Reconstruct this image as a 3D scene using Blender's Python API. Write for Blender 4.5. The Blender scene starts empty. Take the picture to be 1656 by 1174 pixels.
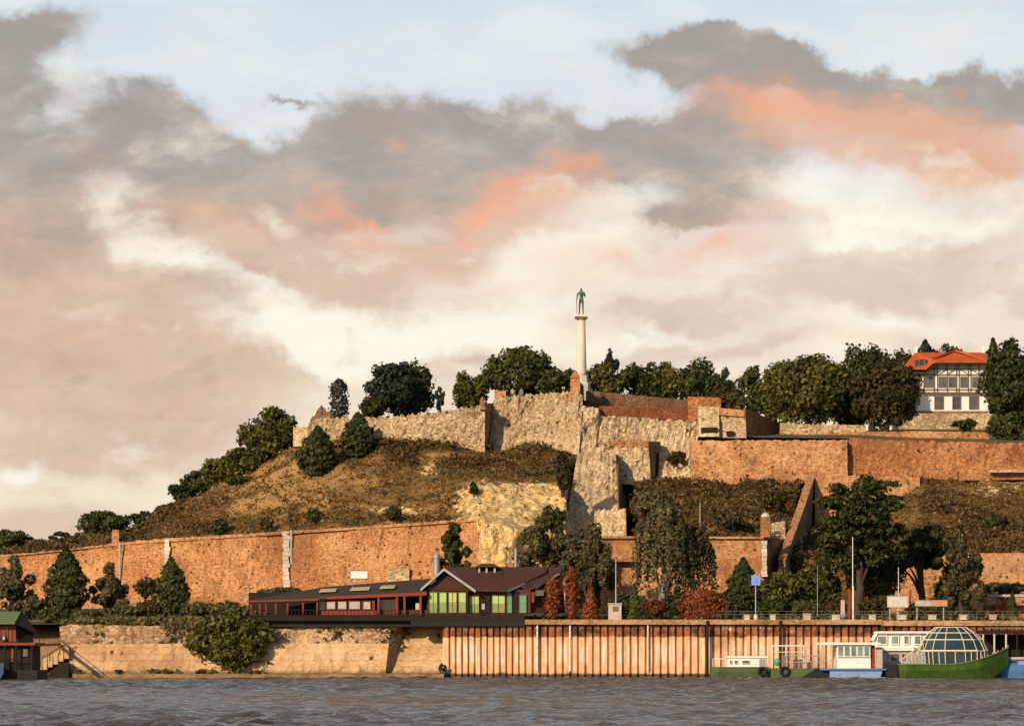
import bpy, math, random
import numpy as np
from mathutils import Vector, noise as mn
from mathutils.bvhtree import BVHTree

R = math.radians
S = bpy.context.scene
COL = S.collection

# ------------------------------------------------------------------ camera
F, CX, HY, CAMZ = 6000.0, 828.0, 1050.0, 3.0      # focal length in photo pixels, centre column, horizon row, eye height
cam_d = bpy.data.cameras.new('camera')
cam = bpy.data.objects.new('camera', cam_d); COL.objects.link(cam)
cam.location = (0, 0, CAMZ); cam.rotation_euler = (R(90), 0, 0)
cam_d.sensor_width = 36; cam_d.lens = 36 * F / 1656
cam_d.shift_y = (HY - 587) / 1656
cam_d.clip_start = 1; cam_d.clip_end = 20000
S.camera = cam
S.view_settings.view_transform = 'Standard'; S.view_settings.look = 'None'
S.view_settings.exposure = 0.0; S.view_settings.gamma = 1

# ------------------------------------------------------------------ node helper
def lin(c):
    f = lambda v: v / 12.92 if v <= .04045 else ((v + .055) / 1.055) ** 2.4
    return tuple(f(x / 255) for x in c)

class NT:
    def __init__(s, tree): s.t = tree; s.N = tree.nodes; s.L = tree.links
    def put(s, sock, v):
        if isinstance(v, bpy.types.NodeSocket): s.L.new(v, sock)
        else:
            if hasattr(sock.default_value, '__len__'):
                n = len(sock.default_value)
                if not hasattr(v, '__len__'): v = (v,) * n
                v = tuple(v)
                if n == 4 and len(v) == 3: v = v + (1,)
            sock.default_value = v
    def m(s, op, a, b=0, c=0, clamp=False):
        n = s.N.new('ShaderNodeMath'); n.operation = op; n.use_clamp = clamp
        for i, v in enumerate((a, b, c)): s.put(n.inputs[i], v)
        return n.outputs[0]
    def vm(s, op, a, b=(0, 0, 0), sc=None):
        n = s.N.new('ShaderNodeVectorMath'); n.operation = op
        s.put(n.inputs[0], a)
        if op == 'SCALE': s.put(n.inputs[3], sc)
        else: s.put(n.inputs[1], b)
        return n.outputs[0]
    def mix(s, f, a, b):
        n = s.N.new('ShaderNodeMix'); n.data_type = 'RGBA'
        s.put(n.inputs[0], f); s.put(n.inputs[6], a); s.put(n.inputs[7], b)
        return n.outputs[2]
    def noise(s, vec, scale, detail=4, rough=.55, dist=0, color=False):
        n = s.N.new('ShaderNodeTexNoise')
        s.put(n.inputs['Vector'], vec); n.inputs['Scale'].default_value = scale
        n.inputs['Detail'].default_value = detail; n.inputs['Roughness'].default_value = rough
        n.inputs['Distortion'].default_value = dist
        return n.outputs[1 if color else 0]
    def vor(s, vec, scale, feat='F1', out=0, rnd=1):
        n = s.N.new('ShaderNodeTexVoronoi'); n.feature = feat
        s.put(n.inputs['Vector'], vec); n.inputs['Scale'].default_value = scale
        n.inputs['Randomness'].default_value = rnd
        return n.outputs[out]
    def sm(s, v, a, b):
        n = s.N.new('ShaderNodeMapRange'); n.interpolation_type = 'SMOOTHSTEP'
        s.put(n.inputs[0], v); n.inputs[1].default_value = a; n.inputs[2].default_value = b
        return n.outputs[0]
    def ramp(s, v, stops, interp='LINEAR'):
        n = s.N.new('ShaderNodeValToRGB'); s.put(n.inputs[0], v); cr = n.color_ramp; cr.interpolation = interp
        while len(cr.elements) < len(stops): cr.elements.new(.5)
        for e, (p, c) in zip(cr.elements, stops): e.position = p; e.color = (*c, 1)
        return n.outputs[0]
    def sep(s, v):
        n = s.N.new('ShaderNodeSeparateXYZ'); s.put(n.inputs[0], v); return n.outputs
    def comb(s, x, y, z):
        n = s.N.new('ShaderNodeCombineXYZ')
        for i, v in enumerate((x, y, z)): s.put(n.inputs[i], v)
        return n.outputs[0]
    def mapping(s, v, loc=(0, 0, 0), rot=(0, 0, 0), sc=(1, 1, 1), typ='POINT'):
        n = s.N.new('ShaderNodeMapping'); n.vector_type = typ; s.put(n.inputs[0], v)
        n.inputs[1].default_value = loc; n.inputs[2].default_value = rot; n.inputs[3].default_value = sc
        return n.outputs[0]

# ------------------------------------------------------------------ sky and sun
SUN_EL, SUN_AZ = R(24), R(215)          # azimuth clockwise from +Y (the view): behind the camera, to the left
sdir = Vector((math.sin(SUN_AZ) * math.cos(SUN_EL), math.cos(SUN_AZ) * math.cos(SUN_EL), math.sin(SUN_EL)))
W = bpy.data.worlds.new('World'); S.world = W; W.use_nodes = True
w = NT(W.node_tree); w.N.clear()
sky = w.N.new('ShaderNodeTexSky'); sky.sky_type = 'NISHITA'; sky.sun_disc = False
sky.sun_elevation = SUN_EL; sky.sun_rotation = SUN_AZ
tc = w.N.new('ShaderNodeTexCoord').outputs['Generated']
dx, dy, dz = w.sep(tc)
inv = w.m('DIVIDE', F / 1000, w.m('MAXIMUM', dy, .08))
cu, cv = w.m('MULTIPLY', dx, inv), w.m('MULTIPLY', dz, inv)
P0 = w.comb(cu, cv, 0)
wn = w.vm('SUBTRACT', w.noise(P0, 2.6, 8, .62, color=True), (.5, .5, .5))
P1 = w.vm('ADD', P0, w.vm('SCALE', wn, sc=.3))
P1 = w.vm('MULTIPLY', P1, (1, 1, 0))
puff = w.noise(w.mapping(P0, sc=(1, 1.5, 1)), 6, 9, .62, .3)
fine = w.noise(w.mapping(P0, rot=(0, 0, R(-14)), sc=(1, 2.2, 1)), 8, 9, .62, .4)
soft = w.noise(w.mapping(P0, rot=(0, 0, R(12)), sc=(1, 2.6, 1)), 3.2, 5, .55, .3)
def blobs(lst, t0, t1, amp, nz):
    acc = w.m('MULTIPLY', w.m('SUBTRACT', nz, .5), amp)
    for b in lst:
        px, py, rx, ry = b[:4]; rot = b[4] if len(b) > 4 else 0; wt = b[5] if len(b) > 5 else 1
        q = w.mapping(P1, ((px - CX) / 1000, (HY - py) / 1000, 0), (0, 0, R(rot)), (rx / 560, ry / 560, 1), 'TEXTURE')
        g = w.N.new('ShaderNodeTexGradient'); g.gradient_type = 'QUADRATIC_SPHERE'; w.L.new(q, g.inputs[0])
        acc = w.m('MULTIPLY_ADD', g.outputs[1], wt * 1.35, acc)
    return w.sm(acc, t0, t1)
grad = w.ramp(w.m('DIVIDE', cv, 1.1), [(0, lin((240, 226, 208))), (.34, lin((240, 224, 206))), (.5, lin((242, 224, 208))), (.66, lin((232, 220, 212))), (.78, lin((222, 228, 238))), (1, lin((206, 222, 232)))])
sidefade = w.sm(cu, -1.0, .4)
col = w.mix(w.m('MULTIPLY', w.m('SUBTRACT', 1, sidefade), w.sm(cv, .75, .45)), grad, lin((222, 198, 176)))
col = w.mix(w.m('MULTIPLY', w.sm(soft, .4, .66), .75), col, w.mix(w.sm(cv, .8, .6), lin((230, 238, 240)), lin((252, 240, 214))))
tan = blobs([(150, 520, 260, 110, -20), (40, 600, 260, 110), (350, 385, 150, 90, -25), (560, 470, 150, 55, -15), (150, 420, 190, 100), (700, 400, 190, 60, 10),
             (250, 620, 260, 60), (470, 420, 120, 60), (1060, 500, 170, 40, -8), (1300, 445, 220, 55, 10), (1520, 400, 190, 50, 12), (1180, 560, 150, 30), (640, 590, 160, 35), (790, 600, 120, 30),
             (1480, 470, 200, 45, 8), (1180, 330, 130, 50), (1550, 560, 120, 25), (100, 740, 200, 40), (300, 700, 150, 40)], .12, .95, 1.1, soft)
tancol = w.mix(w.sm(cu, -.5, .5), w.mix(fine, lin((188, 160, 140)), lin((232, 206, 182))), w.mix(fine, lin((202, 174, 160)), lin((238, 220, 206))))
col = w.mix(w.m('MULTIPLY', tan, .8), col, tancol)
white = blobs([(95, 130, 75, 65, 0, .9), (75, 195, 60, 50), (180, 330, 50, 60, -30), (290, 435, 100, 34, -15, 1.0), (395, 470, 80, 30, -10, 1.0), (220, 400, 40, 45, 0, .8), (480, 545, 190, 50, -10, 1.3),
               (620, 560, 190, 55, 5, 1.3), (500, 600, 130, 34, -20), (830, 525, 180, 55, 20, 1.2), (960, 315, 100, 32, 10), (930, 385, 130, 40, 15, 1.1), (840, 440, 190, 45, 12, 1.1), (1280, 275, 120, 48, 12, 1.3),
               (1380, 330, 150, 48, 10, 1.2), (1440, 365, 140, 36, 6), (1040, 555, 170, 36, 8), (1600, 330, 120, 45, 10, .8), (20, 765, 70, 36, 0, 1.1), (1420, 520, 230, 34, 5, .8), (450, 350, 60, 26, -30, .8),
               (1330, 385, 70, 35, 20, 1.1), (1560, 265, 60, 25, 0, .8)], .15, 1.35, 1.5, fine)
wcol = w.mix(w.sm(cv, .85, .7), lin((230, 234, 240)), lin((255, 250, 234)))
grey = blobs([(20, 30, 170, 62), (0, 150, 60, 90, 0, .9), (60, 430, 130, 70, -15, .7), (5, 240, 95, 130), (50, 345, 150, 100, -20), (250, 190, 140, 65, -10), (330, 250, 200, 95, -20), (440, 300, 190, 75, -15), (600, 240, 120, 75), (690, 285, 200, 85),
              (820, 255, 120, 65), (960, 225, 170, 66, 8), (1080, 240, 160, 75), (1190, 205, 110, 45), (1090, 75, 150, 42, -5), (1190, 75, 140, 50), (1320, 98, 170, 45, -8), (1500, 125, 160, 45, -8), (1620, 165, 120, 50, -15),
              (1080, 345, 110, 28, -5), (1170, 290, 100, 55), (250, 350, 80, 60, -30, .7), (480, 155, 50, 12, -30, .6), (120, 230, 80, 40, 20, .5), (1180, 130, 130, 50, -10, .7)], .24, .85, 1.15, puff)
gtex = w.m('ADD', w.m('MULTIPLY', fine, .55), w.m('MULTIPLY', puff, .55))
gcol = w.mix(w.sm(w.m('ADD', gtex, w.m('MULTIPLY', w.m('SUBTRACT', .74, cv), .8)), .34, .78), lin((160, 152, 145)), w.mix(w.sm(cv, .84, .66), lin((198, 188, 180)), lin((212, 182, 160))))
orange = blobs([(545, 345, 75, 36, -25, 1), (590, 362, 30, 14), (615, 262, 24, 14, 0, .9), (860, 295, 110, 40, 22, 1.1), (790, 345, 90, 28, 15), (925, 268, 45, 26), (1230, 155, 150, 22, -4, 1.1), (1350, 150, 220, 45, -10, .8),
                (1500, 200, 220, 62, -14, .8), (1620, 250, 150, 55, -10, .75), (1140, 395, 90, 34, 15, .9), (1310, 345, 30, 32, 30, .8), (700, 440, 160, 34, 6, .5), (140, 280, 40, 40, 0, .6), (960, 420, 120, 30, 15, .4), (1250, 330, 60, 22, 10, .6)], -.12, 1.8, 1.5, fine)
gap = blobs([(1540, 40, 220, 50, 0, .9), (1300, 25, 160, 30, 0, .7), (330, 60, 130, 60, 0, .7), (640, 60, 120, 40, 0, .5), (95, 110, 65, 60), (75, 195, 50, 55), (165, 320, 40, 70, -30), (215, 400, 40, 50, -30), (440, 350, 75, 26, -30, .8), (1240, 290, 70, 50, 20, .8), (240, 300, 30, 50, -20, .5), (1000, 330, 70, 26, 10, .7), (760, 395, 80, 20, 10, .6), (940, 110, 60, 60, 0, .6)], .2, 1.3, 1.5, fine)
glow = blobs([(1300, 190, 200, 40, -8), (1420, 180, 200, 60, -10), (1560, 230, 170, 75, -14), (1450, 250, 100, 40, 0, .6), (600, 400, 160, 45, 0, .7), (330, 360, 120, 60, -20, .6), (860, 340, 140, 60, 15, .9), (800, 460, 200, 50, 5, .6), (120, 560, 200, 70, 0, .5), (1000, 400, 120, 40, 0, .5), (1200, 400, 100, 40, 10, .5)], .1, 1.2, 1.2, soft)
ocol = w.mix(w.sm(cu, .35, .62), lin((246, 172, 138)), lin((226, 168, 136)))
col = w.mix(w.m('MULTIPLY', white, .95), col, wcol)
col = w.mix(w.m('MULTIPLY', grey, .93), col, gcol)
col = w.mix(w.m('MULTIPLY', glow, .75), col, w.mix(fine, lin((206, 156, 130)), lin((246, 200, 168))))
col = w.mix(w.m('MULTIPLY', gap, .8), col, w.mix(w.sm(cv, .86, .72), lin((232, 236, 234)), lin((248, 234, 216))))
col = w.mix(w.m('MULTIPLY', orange, .66), col, ocol)
wisp = w.noise(w.vm('ADD', w.mapping(P0, rot=(0, 0, R(-20)), sc=(1, 2.0, 1)), w.vm('SCALE', wn, sc=.25)), 4.5, 9, .6, .1)
lowv = w.m('MULTIPLY', w.sm(cv, 1.0, .8), .5)
col = w.mix(w.m('MULTIPLY', w.sm(wisp, .54, .72), lowv), col, lin((254, 246, 228)))
col = w.mix(w.m('MULTIPLY', w.sm(wisp, .46, .32), w.m('MULTIPLY', lowv, .7)), col, w.mix(w.sm(cu, -.6, .5), lin((172, 146, 132)), lin((200, 172, 162))))
hi = w.m('MULTIPLY', w.sm(cv, 1.12, 1.9), w.sm(w.noise(w.mapping(tc, sc=(3, 3, 6)), 1.6, 6, .6), .3, .62))
col = w.mix(w.m('MULTIPLY', hi, .9), col, w.mix(puff, lin((100, 92, 90)), lin((240, 230, 228))))
cloud = w.vm('SCALE', col, sc=10.0)          # the background strength of 0.1 brings it back
front = w.m('MULTIPLY', w.sm(dy, .3, .75), w.m('MULTIPLY', w.sm(cv, 12, 4), w.sm(cv, -.3, -.02)))
bg = w.N.new('ShaderNodeBackground'); bg.inputs[1].default_value = .1
w.L.new(w.mix(front, sky.outputs[0], cloud), bg.inputs[0])
wo = w.N.new('ShaderNodeOutputWorld'); w.L.new(bg.outputs[0], wo.inputs[0])

sun_d = bpy.data.lights.new('sun', 'SUN'); sun_d.energy = 5; sun_d.angle = R(.5); sun_d.color = (1, .76, .5)
sun = bpy.data.objects.new('sun', sun_d); COL.objects.link(sun)
sun.location = sdir * 500; sun.rotation_euler = (-sdir).to_track_quat('-Z', 'Y').to_euler()

# ------------------------------------------------------------------ materials
def pbr(name):
    m = bpy.data.materials.new(name); m.use_nodes = True
    t = NT(m.node_tree); t.N.clear()
    o = t.N.new('ShaderNodeOutputMaterial'); b = t.N.new('ShaderNodeBsdfPrincipled'); t.L.new(b.outputs[0], o.inputs[0])
    return m, t, b
def bump(t, b, h, st, dist=.1):
    n = t.N.new('ShaderNodeBump'); n.inputs['Strength'].default_value = st; n.inputs['Distance'].default_value = dist
    t.L.new(h, n.inputs['Height']); t.L.new(n.outputs[0], b.inputs['Normal'])
def pos(t): return t.N.new('ShaderNodeNewGeometry').outputs['Position']

def plain(name, c, rough=.6, metal=0, var=.25, scale=2.5):
    m, t, b = pbr(name); p = pos(t)
    n = t.noise(p, scale, 5, .6); n2 = t.noise(t.mapping(p, sc=(1, 1, .15)), scale * 2.2, 3)
    f = t.m('ADD', t.m('MULTIPLY', n, .6), t.m('MULTIPLY', n2, .4))
    t.L.new(t.ramp(f, [(.3, tuple(x * (1 - var) for x in c)), (.7, tuple(min(1, x * (1 + var)) for x in c))]), b.inputs['Base Color'])
    b.inputs['Roughness'].default_value = rough; b.inputs['Metallic'].default_value = metal; b.inputs['Specular IOR Level'].default_value = .3
    bump(t, b, n2, .1, .02)
    return m

def masonry(name, ca, cb, cc, course=.32, blotch=.16, pits=None, stones=None, stain=.5, rough=.9, bst=.45, band=.25, patch=.5, wet=False, speck=1.0):
    """weathered walling: big blotches, courses, single stones, putlog holes, water stains"""
    m, t, b = pbr(name); p = pos(t)
    big = t.noise(p, blotch, 6, .62, .6); mid = t.noise(p, 1.1, 6, .65); gr = t.noise(p, 4.5, 4, .7)
    x, y, z = t.sep(p)
    f = t.m('ADD', t.m('MULTIPLY', big, .55), t.m('ADD', t.m('MULTIPLY', mid, .3), t.m('MULTIPLY', gr, .25)))
    c = t.ramp(f, [(.4, ca), (.54, cb), (.7, cc)])
    sp = t.noise(t.mapping(p, sc=(1, 1, 1.6)), 2.6, 3, .8)
    c = t.mix(t.m('MULTIPLY', t.sm(sp, .5, .36), .85 * speck), c, tuple(v * .45 for v in ca)); c = t.mix(t.m('MULTIPLY', t.sm(sp, .54, .64), .6 * speck), c, tuple(min(1, v * 1.25) for v in cc))
    wob = t.m('ADD', t.m('MULTIPLY', z, 1 / course), t.m('MULTIPLY', mid, .8))
    lines = t.m('MULTIPLY', t.sm(t.m('ABSOLUTE', t.m('SUBTRACT', t.m('FRACT', wob), .5)), .3, .5), t.sm(gr, .35, .6))
    c = t.mix(t.m('MULTIPLY', lines, band * 1.3), c, tuple(v * .45 for v in ca))
    h = t.m('ADD', mid, t.m('MULTIPLY', gr, .6))
    if stones:
        sv = t.mapping(t.vm('ADD', p, t.vm('SCALE', t.noise(p, 1.5, 3, color=True), sc=.5)), sc=(1, 1, 1.45))
        vc = t.vor(sv, stones, out=1); vd = t.vor(sv, stones, 'DISTANCE_TO_EDGE')
        g = t.sep(vc)[0]
        c = t.mix(t.m('MULTIPLY', t.sm(g, .55, 1), .5), c, tuple(min(1, v * 1.25) for v in cc))
        c = t.mix(t.m('MULTIPLY', t.sm(g, .4, 0), .55), c, tuple(v * .6 for v in ca))
        c = t.mix(t.m('MULTIPLY', t.sm(vd, .1, .01), .3), c, tuple(v * .3 for v in ca))
        h = t.m('ADD', h, t.sm(vd, 0, .2))
    pa = t.noise(t.mapping(p, sc=(.6, .6, 1)), .085, 5, .6, .5)
    c = t.mix(t.m('MULTIPLY', t.sm(pa, .54, .66), patch), c, tuple(min(1, v * 1.12) for v in cc)); c = t.mix(t.m('MULTIPLY', t.sm(pa, .46, .36), patch), c, tuple(v * .75 for v in ca))
    if wet:
        c = t.mix(t.m('MULTIPLY', t.sm(t.m('ADD', z, t.m('MULTIPLY', t.m('SUBTRACT', mid, .5), 1.2)), 1.1, .35), .7), c, (.055, .045, .022))
    st = t.noise(t.mapping(p, sc=(1, 1, .12)), .9, 5, .6)
    c = t.mix(t.m('MULTIPLY', t.sm(st, .54, .76), stain), c, tuple(v * .4 for v in ca))
    if pits:
        vd = t.vor(t.mapping(t.vm('ADD', p, t.vm('SCALE', t.noise(p, .6, 2, color=True), sc=.9)), sc=(1, .2, 1)), pits[0], rnd=.75)
        k = t.m('MULTIPLY', t.sm(vd, pits[1], pits[1] * .55), t.sm(t.noise(p, .35, 2), .36, .5))
        c = t.mix(t.m('MULTIPLY', k, .9), c, tuple(v * .16 for v in ca)); h = t.m('SUBTRACT', h, t.m('MULTIPLY', k, 2))
    t.L.new(c, b.inputs['Base Color']); b.inputs['Roughness'].default_value = rough
    b.inputs['Specular IOR Level'].default_value = .15
    bump(t, b, h, bst, .18)
    return m

M = {}
M['brick'] = masonry('orange_brick', (.22, .092, .036), (.39, .178, .074), (.53, .3, .15), pits=(1.1, .22), stain=.7)
M['brick_plain'] = masonry('plain_brick', (.25, .115, .046), (.4, .19, .085), (.53, .32, .17), pits=(.8, .17), stain=.65)  # slightly paler brick with smaller, fewer holes
M['brick_red'] = masonry('red_brick', (.19, .075, .03), (.33, .135, .054), (.46, .24, .115), pits=(.5, .13), stain=.6)
M['brick_deep'] = masonry('deep_red_brick', (.1, .03, .016), (.19, .06, .028), (.28, .12, .06), stain=.6)
M['brick_brown'] = masonry('brown_brick', (.1, .055, .032), (.18, .095, .056), (.26, .155, .098), stain=.6)
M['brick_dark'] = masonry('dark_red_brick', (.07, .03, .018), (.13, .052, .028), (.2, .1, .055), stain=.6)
M['stone'] = masonry('rubble_stone', (.26, .17, .09), (.45, .325, .19), (.58, .45, .29), stones=3.2, pits=(.7, .22), stain=.5, bst=.5, band=.12)
M['stone_pale'] = masonry('pale_rubble_stone', (.34, .225, .115), (.54, .4, .235), (.68, .55, .36), stones=3.0, pits=(.6, .18), stain=.4, bst=.5, band=.1)
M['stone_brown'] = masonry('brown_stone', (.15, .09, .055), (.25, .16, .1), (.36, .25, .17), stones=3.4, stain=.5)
M['quay'] = masonry('river_wall_stone', (.34, .2, .1), (.54, .34, .18), (.62, .44, .27), course=.7, stain=.7, band=.3, wet=True, pits=(.5, .14), speck=.45)
M['quay_rough'] = masonry('river_wall_rubble', (.28, .165, .09), (.46, .29, .165), (.58, .4, .25), stones=2.6, pits=(.6, .2), stain=.8, wet=True, speck=.75)
M['quoin'] = masonry('pale_quoin', (.5, .44, .34), (.68, .62, .52), (.78, .73, .63), course=.9, stain=.3, speck=.35)
M['concrete'] = masonry('worn_concrete', (.22, .12, .06), (.38, .22, .11), (.48, .33, .2), course=2, stain=.5, band=.1)
M['white'] = plain('white_paint', (.74, .72, .68), .5, var=.12)
M['plaster'] = plain('white_plaster', (.76, .74, .71), .8, var=.1)
M['cream'] = plain('cream_stone', (.6, .54, .45), .8, var=.15)
M['grey'] = plain('grey_metal', (.3, .3, .3), .45, .3)
M['lgrey'] = plain('light_grey_trim', (.36, .35, .34), .6)
M['black'] = plain('black_rubber', (.012, .012, .013), .7)
M['darkwood'] = plain('dark_stained_wood', (.018, .012, .01), .85)
M['redwood'] = plain('red_stained_wood', (.2, .035, .02), .6)
M['maroon'] = plain('maroon_board', (.07, .022, .017), .6)
M['roofbrown'] = plain('brown_roof_sheet', (.058, .023, .017), .8, scale=1.2)
M['roofgrey'] = plain('weathered_roof_felt', (.04, .028, .023), .9, scale=1.2)
M['roofred'] = plain('orange_roof_tile', (.42, .085, .02), .8, scale=1.4, var=.3)
M['roofgreen'] = plain('green_roof_sheet', (.11, .15, .05), .6)
M['timber'] = plain('grey_brown_timber', (.15, .115, .1), .8)
M['trunk'] = plain('tree_bark', (.055, .04, .03), .95, var=.4)
M['paletrunk'] = plain('pale_bark', (.2, .17, .13), .95, var=.4)
M['bronze'] = plain('green_bronze', (.05, .085, .068), .5, .3)
M['green'] = plain('green_hull_paint', (.045, .09, .013), .55, var=.45, scale=1.1)
M['dkgreen'] = plain('dull_green_hull', (.07, .1, .045), .6, var=.35, scale=.8)
M['blue'] = plain('blue_hull_paint', (.08, .17, .42), .45)
M['ltblue'] = plain('pale_blue_hull', (.2, .29, .48), .5)
M['signblue'] = plain('blue_sign_face', (.17, .31, .78), .4, var=.06)
M['skin'] = plain('skin', (.4, .23, .15), .6)
M['red'] = plain('red_cloth', (.45, .03, .02), .8)
M['denim'] = plain('blue_cloth', (.12, .17, .26), .8)
M['lime'] = plain('lime_blind', (.38, .56, .19), .3, var=.1)
M['teal'] = plain('teal_blind', (.13, .3, .17), .35, var=.1)
M['curtain'] = plain('grey_curtain', (.42, .37, .35), .8)
M['yellow'] = plain('yellow_skylight', (.4, .32, .16), .4)
M['orangepanel'] = plain('orange_panel', (.5, .25, .1), .6)
M['billgrey'] = plain('pale_grey_board', (.5, .5, .46), .6)
M['pink'] = plain('pinkish_board', (.5, .38, .32), .7)
M['buoy'] = plain('green_plastic', (.05, .35, .16), .4)

def glass(name, c, rough=.08):
    m, t, b = pbr(name); n = t.noise(pos(t), .8, 2)
    t.L.new(t.ramp(n, [(.35, tuple(v * .7 for v in c)), (.65, tuple(v * 1.25 for v in c))]), b.inputs['Base Color'])
    b.inputs['Roughness'].default_value = rough; b.inputs['Specular IOR Level'].default_value = .6
    return m
M['glass_dark'] = glass('dark_window_glass', (.02, .026, .03))
M['glass_teal'] = glass('teal_window_glass', (.16, .24, .23))
M['glass_dome'] = glass('green_tinted_glass', (.022, .04, .042))
M['glass_grey'] = glass('grey_window_glass', (.1, .095, .095))

def foliage(name, stops):
    m, t, b = pbr(name)
    g = t.N.new('ShaderNodeNewGeometry'); oi = t.N.new('ShaderNodeObjectInfo')
    n = t.noise(g.outputs['Position'], .45, 4, .6)
    f = t.m('ADD', t.m('MULTIPLY', g.outputs['Random Per Island'], .5), t.m('ADD', t.m('MULTIPLY', n, .6), t.m('MULTIPLY', t.m('SUBTRACT', oi.outputs['Random'], .5), .18)))
    c = t.ramp(f, [(.22, stops[0]), (.55, stops[1]), (.85, stops[2])])
    t.L.new(c, b.inputs['Base Color']); b.inputs['Roughness'].default_value = .65; b.inputs['Specular IOR Level'].default_value = .2
    tr = t.N.new('ShaderNodeBsdfTranslucent'); t.L.new(c, tr.inputs[0])
    mx = t.N.new('ShaderNodeMixShader'); mx.inputs[0].default_value = .18
    t.L.new(b.outputs[0], mx.inputs[1]); t.L.new(tr.outputs[0], mx.inputs[2])
    t.L.new(mx.outputs[0], t.N['Material Output'].inputs[0])
    return m
M['f_dark'] = foliage('dark_green_leaves', ((.016, .022, .007), (.042, .05, .014), (.095, .095, .026)))
M['f_olive'] = foliage('olive_leaves', ((.026, .03, .008), (.078, .078, .017), (.16, .145, .034)))
M['f_blue'] = foliage('blue_green_needles', ((.014, .02, .014), (.028, .037, .028), (.055, .065, .05)))
M['f_brown'] = foliage('browning_leaves', ((.02, .018, .007), (.048, .04, .015), (.095, .07, .027)))
M['f_rust'] = foliage('rust_red_leaves', ((.1, .025, .01), (.2, .058, .02), (.3, .1, .035)))
M['f_maroon'] = foliage('maroon_leaves', ((.06, .014, .008), (.11, .028, .014), (.17, .05, .025)))
M['f_lime'] = foliage('yellow_green_leaves', ((.04, .05, .008), (.075, .09, .014), (.12, .13, .03)))
M['f_scrub'] = foliage('dry_scrub', ((.022, .017, .006), (.075, .05, .018), (.2, .115, .042)))
M['f_grass'] = foliage('bank_grass', ((.04, .045, .012), (.1, .09, .028), (.2, .16, .06)))
M['f_straw'] = foliage('straw_grass', ((.045, .03, .01), (.13, .08, .028), (.31, .19, .07)))
M['lime_low'] = plain('darker_lime_blind', (.2, .31, .12), .3, var=.2)  # lower panes darker, as furniture shows through
M['f_drab'] = foliage('drab_willow_leaves', ((.026, .026, .011), (.08, .07, .03), (.16, .135, .062)))

def hill_material():
    m, t, b = pbr('dry_hillside'); p = pos(t)
    def at(n):
        a = t.N.new('ShaderNodeAttribute'); a.attribute_name = n; return a.outputs['Fac']
    n1 = t.noise(p, .12, 6, .65, .5); n2 = t.noise(p, .7, 7, .68); n3 = t.noise(p, 3.2, 5, .7)
    f = t.m('ADD', t.m('MULTIPLY', n1, .5), t.m('ADD', t.m('MULTIPLY', n2, .45), t.m('MULTIPLY', n3, .3)))
    st = t.noise(t.mapping(p, rot=(0, R(38), 0), sc=(.28, .5, 2.2)), .8, 5, .65, .3)
    f = t.m('ADD', f, t.m('MULTIPLY', t.m('SUBTRACT', st, .5), .35))
    f = t.m('SUBTRACT', t.m('ADD', f, t.m('MULTIPLY', at('dry'), .16)), t.m('MULTIPLY', at('scrub'), .19))
    earth = t.ramp(f, [(.42, (.028, .02, .008)), (.55, (.085, .052, .02)), (.67, (.2, .115, .042)), (.84, (.36, .21, .08))])
    rw = t.vm('ADD', p, t.vm('SCALE', t.noise(p, .5, 5, color=True), sc=2.2))
    cr = t.vor(t.mapping(rw, rot=(0, R(12), 0), sc=(.8, .8, 1)), .8, 'DISTANCE_TO_EDGE')
    rk = t.ramp(t.m('ADD', t.m('MULTIPLY', n2, .6), t.m('MULTIPLY', n3, .4)), [(.36, (.34, .19, .065)), (.47, (.68, .46, .19)), (.6, (.84, .67, .38))])
    rk = t.mix(t.m('MULTIPLY', t.sm(cr, .07, 0), .45), rk, (.1, .06, .025))
    rm = t.sm(t.m('ADD', at('rock'), t.m('MULTIPLY', t.m('SUBTRACT', n2, .5), 1.6)), .38, .6)
    t.L.new(t.mix(rm, earth, rk), b.inputs['Base Color']); b.inputs['Roughness'].default_value = .95; b.inputs['Specular IOR Level'].default_value = .1
    bump(t, b, t.m('ADD', t.m('ADD', n2, n3), t.m('MULTIPLY', t.sm(cr, 0, .3), rm)), .7, .35)
    return m
M['hill'] = hill_material()
def ground_material(name, a, bcol, c):
    m, t, b = pbr(name); p = pos(t)
    f = t.m('ADD', t.m('MULTIPLY', t.noise(p, .25, 6, .65), .6), t.m('MULTIPLY', t.noise(p, 2.6, 5, .7), .4))
    t.L.new(t.ramp(f, [(.35, a), (.5, bcol), (.68, c)]), b.inputs['Base Color']); b.inputs['Roughness'].default_value = .95
    bump(t, b, t.noise(p, 3, 6, .7), .8, .3)
    return m
M['ground'] = ground_material('grassy_earth', (.02, .024, .008), (.05, .045, .016), (.12, .085, .04))
M['earth'] = ground_material('bare_bank_earth', (.11, .065, .028), (.25, .155, .075), (.4, .26, .14))
M['grass'] = ground_material('terrace_grass', (.045, .042, .015), (.1, .08, .03), (.19, .135, .06))

def water_material():
    m, t, b = pbr('river_water'); p = pos(t)
    n2 = t.noise(p, 1.6, 5, .65, .4); n3 = t.noise(p, 6, 3, .6)
    t.L.new(t.ramp(t.noise(t.mapping(p, sc=(.4, 1, 1)), .06, 4), [(.35, (.045, .03, .018)), (.65, (.08, .058, .04))]), b.inputs['Base Color'])
    b.inputs['Roughness'].default_value = .09; b.inputs['IOR'].default_value = 1.33
    bump(t, b, t.m('ADD', n2, t.m('MULTIPLY', n3, .3)), 1, .5)
    return m
M['water'] = water_material()

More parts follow.
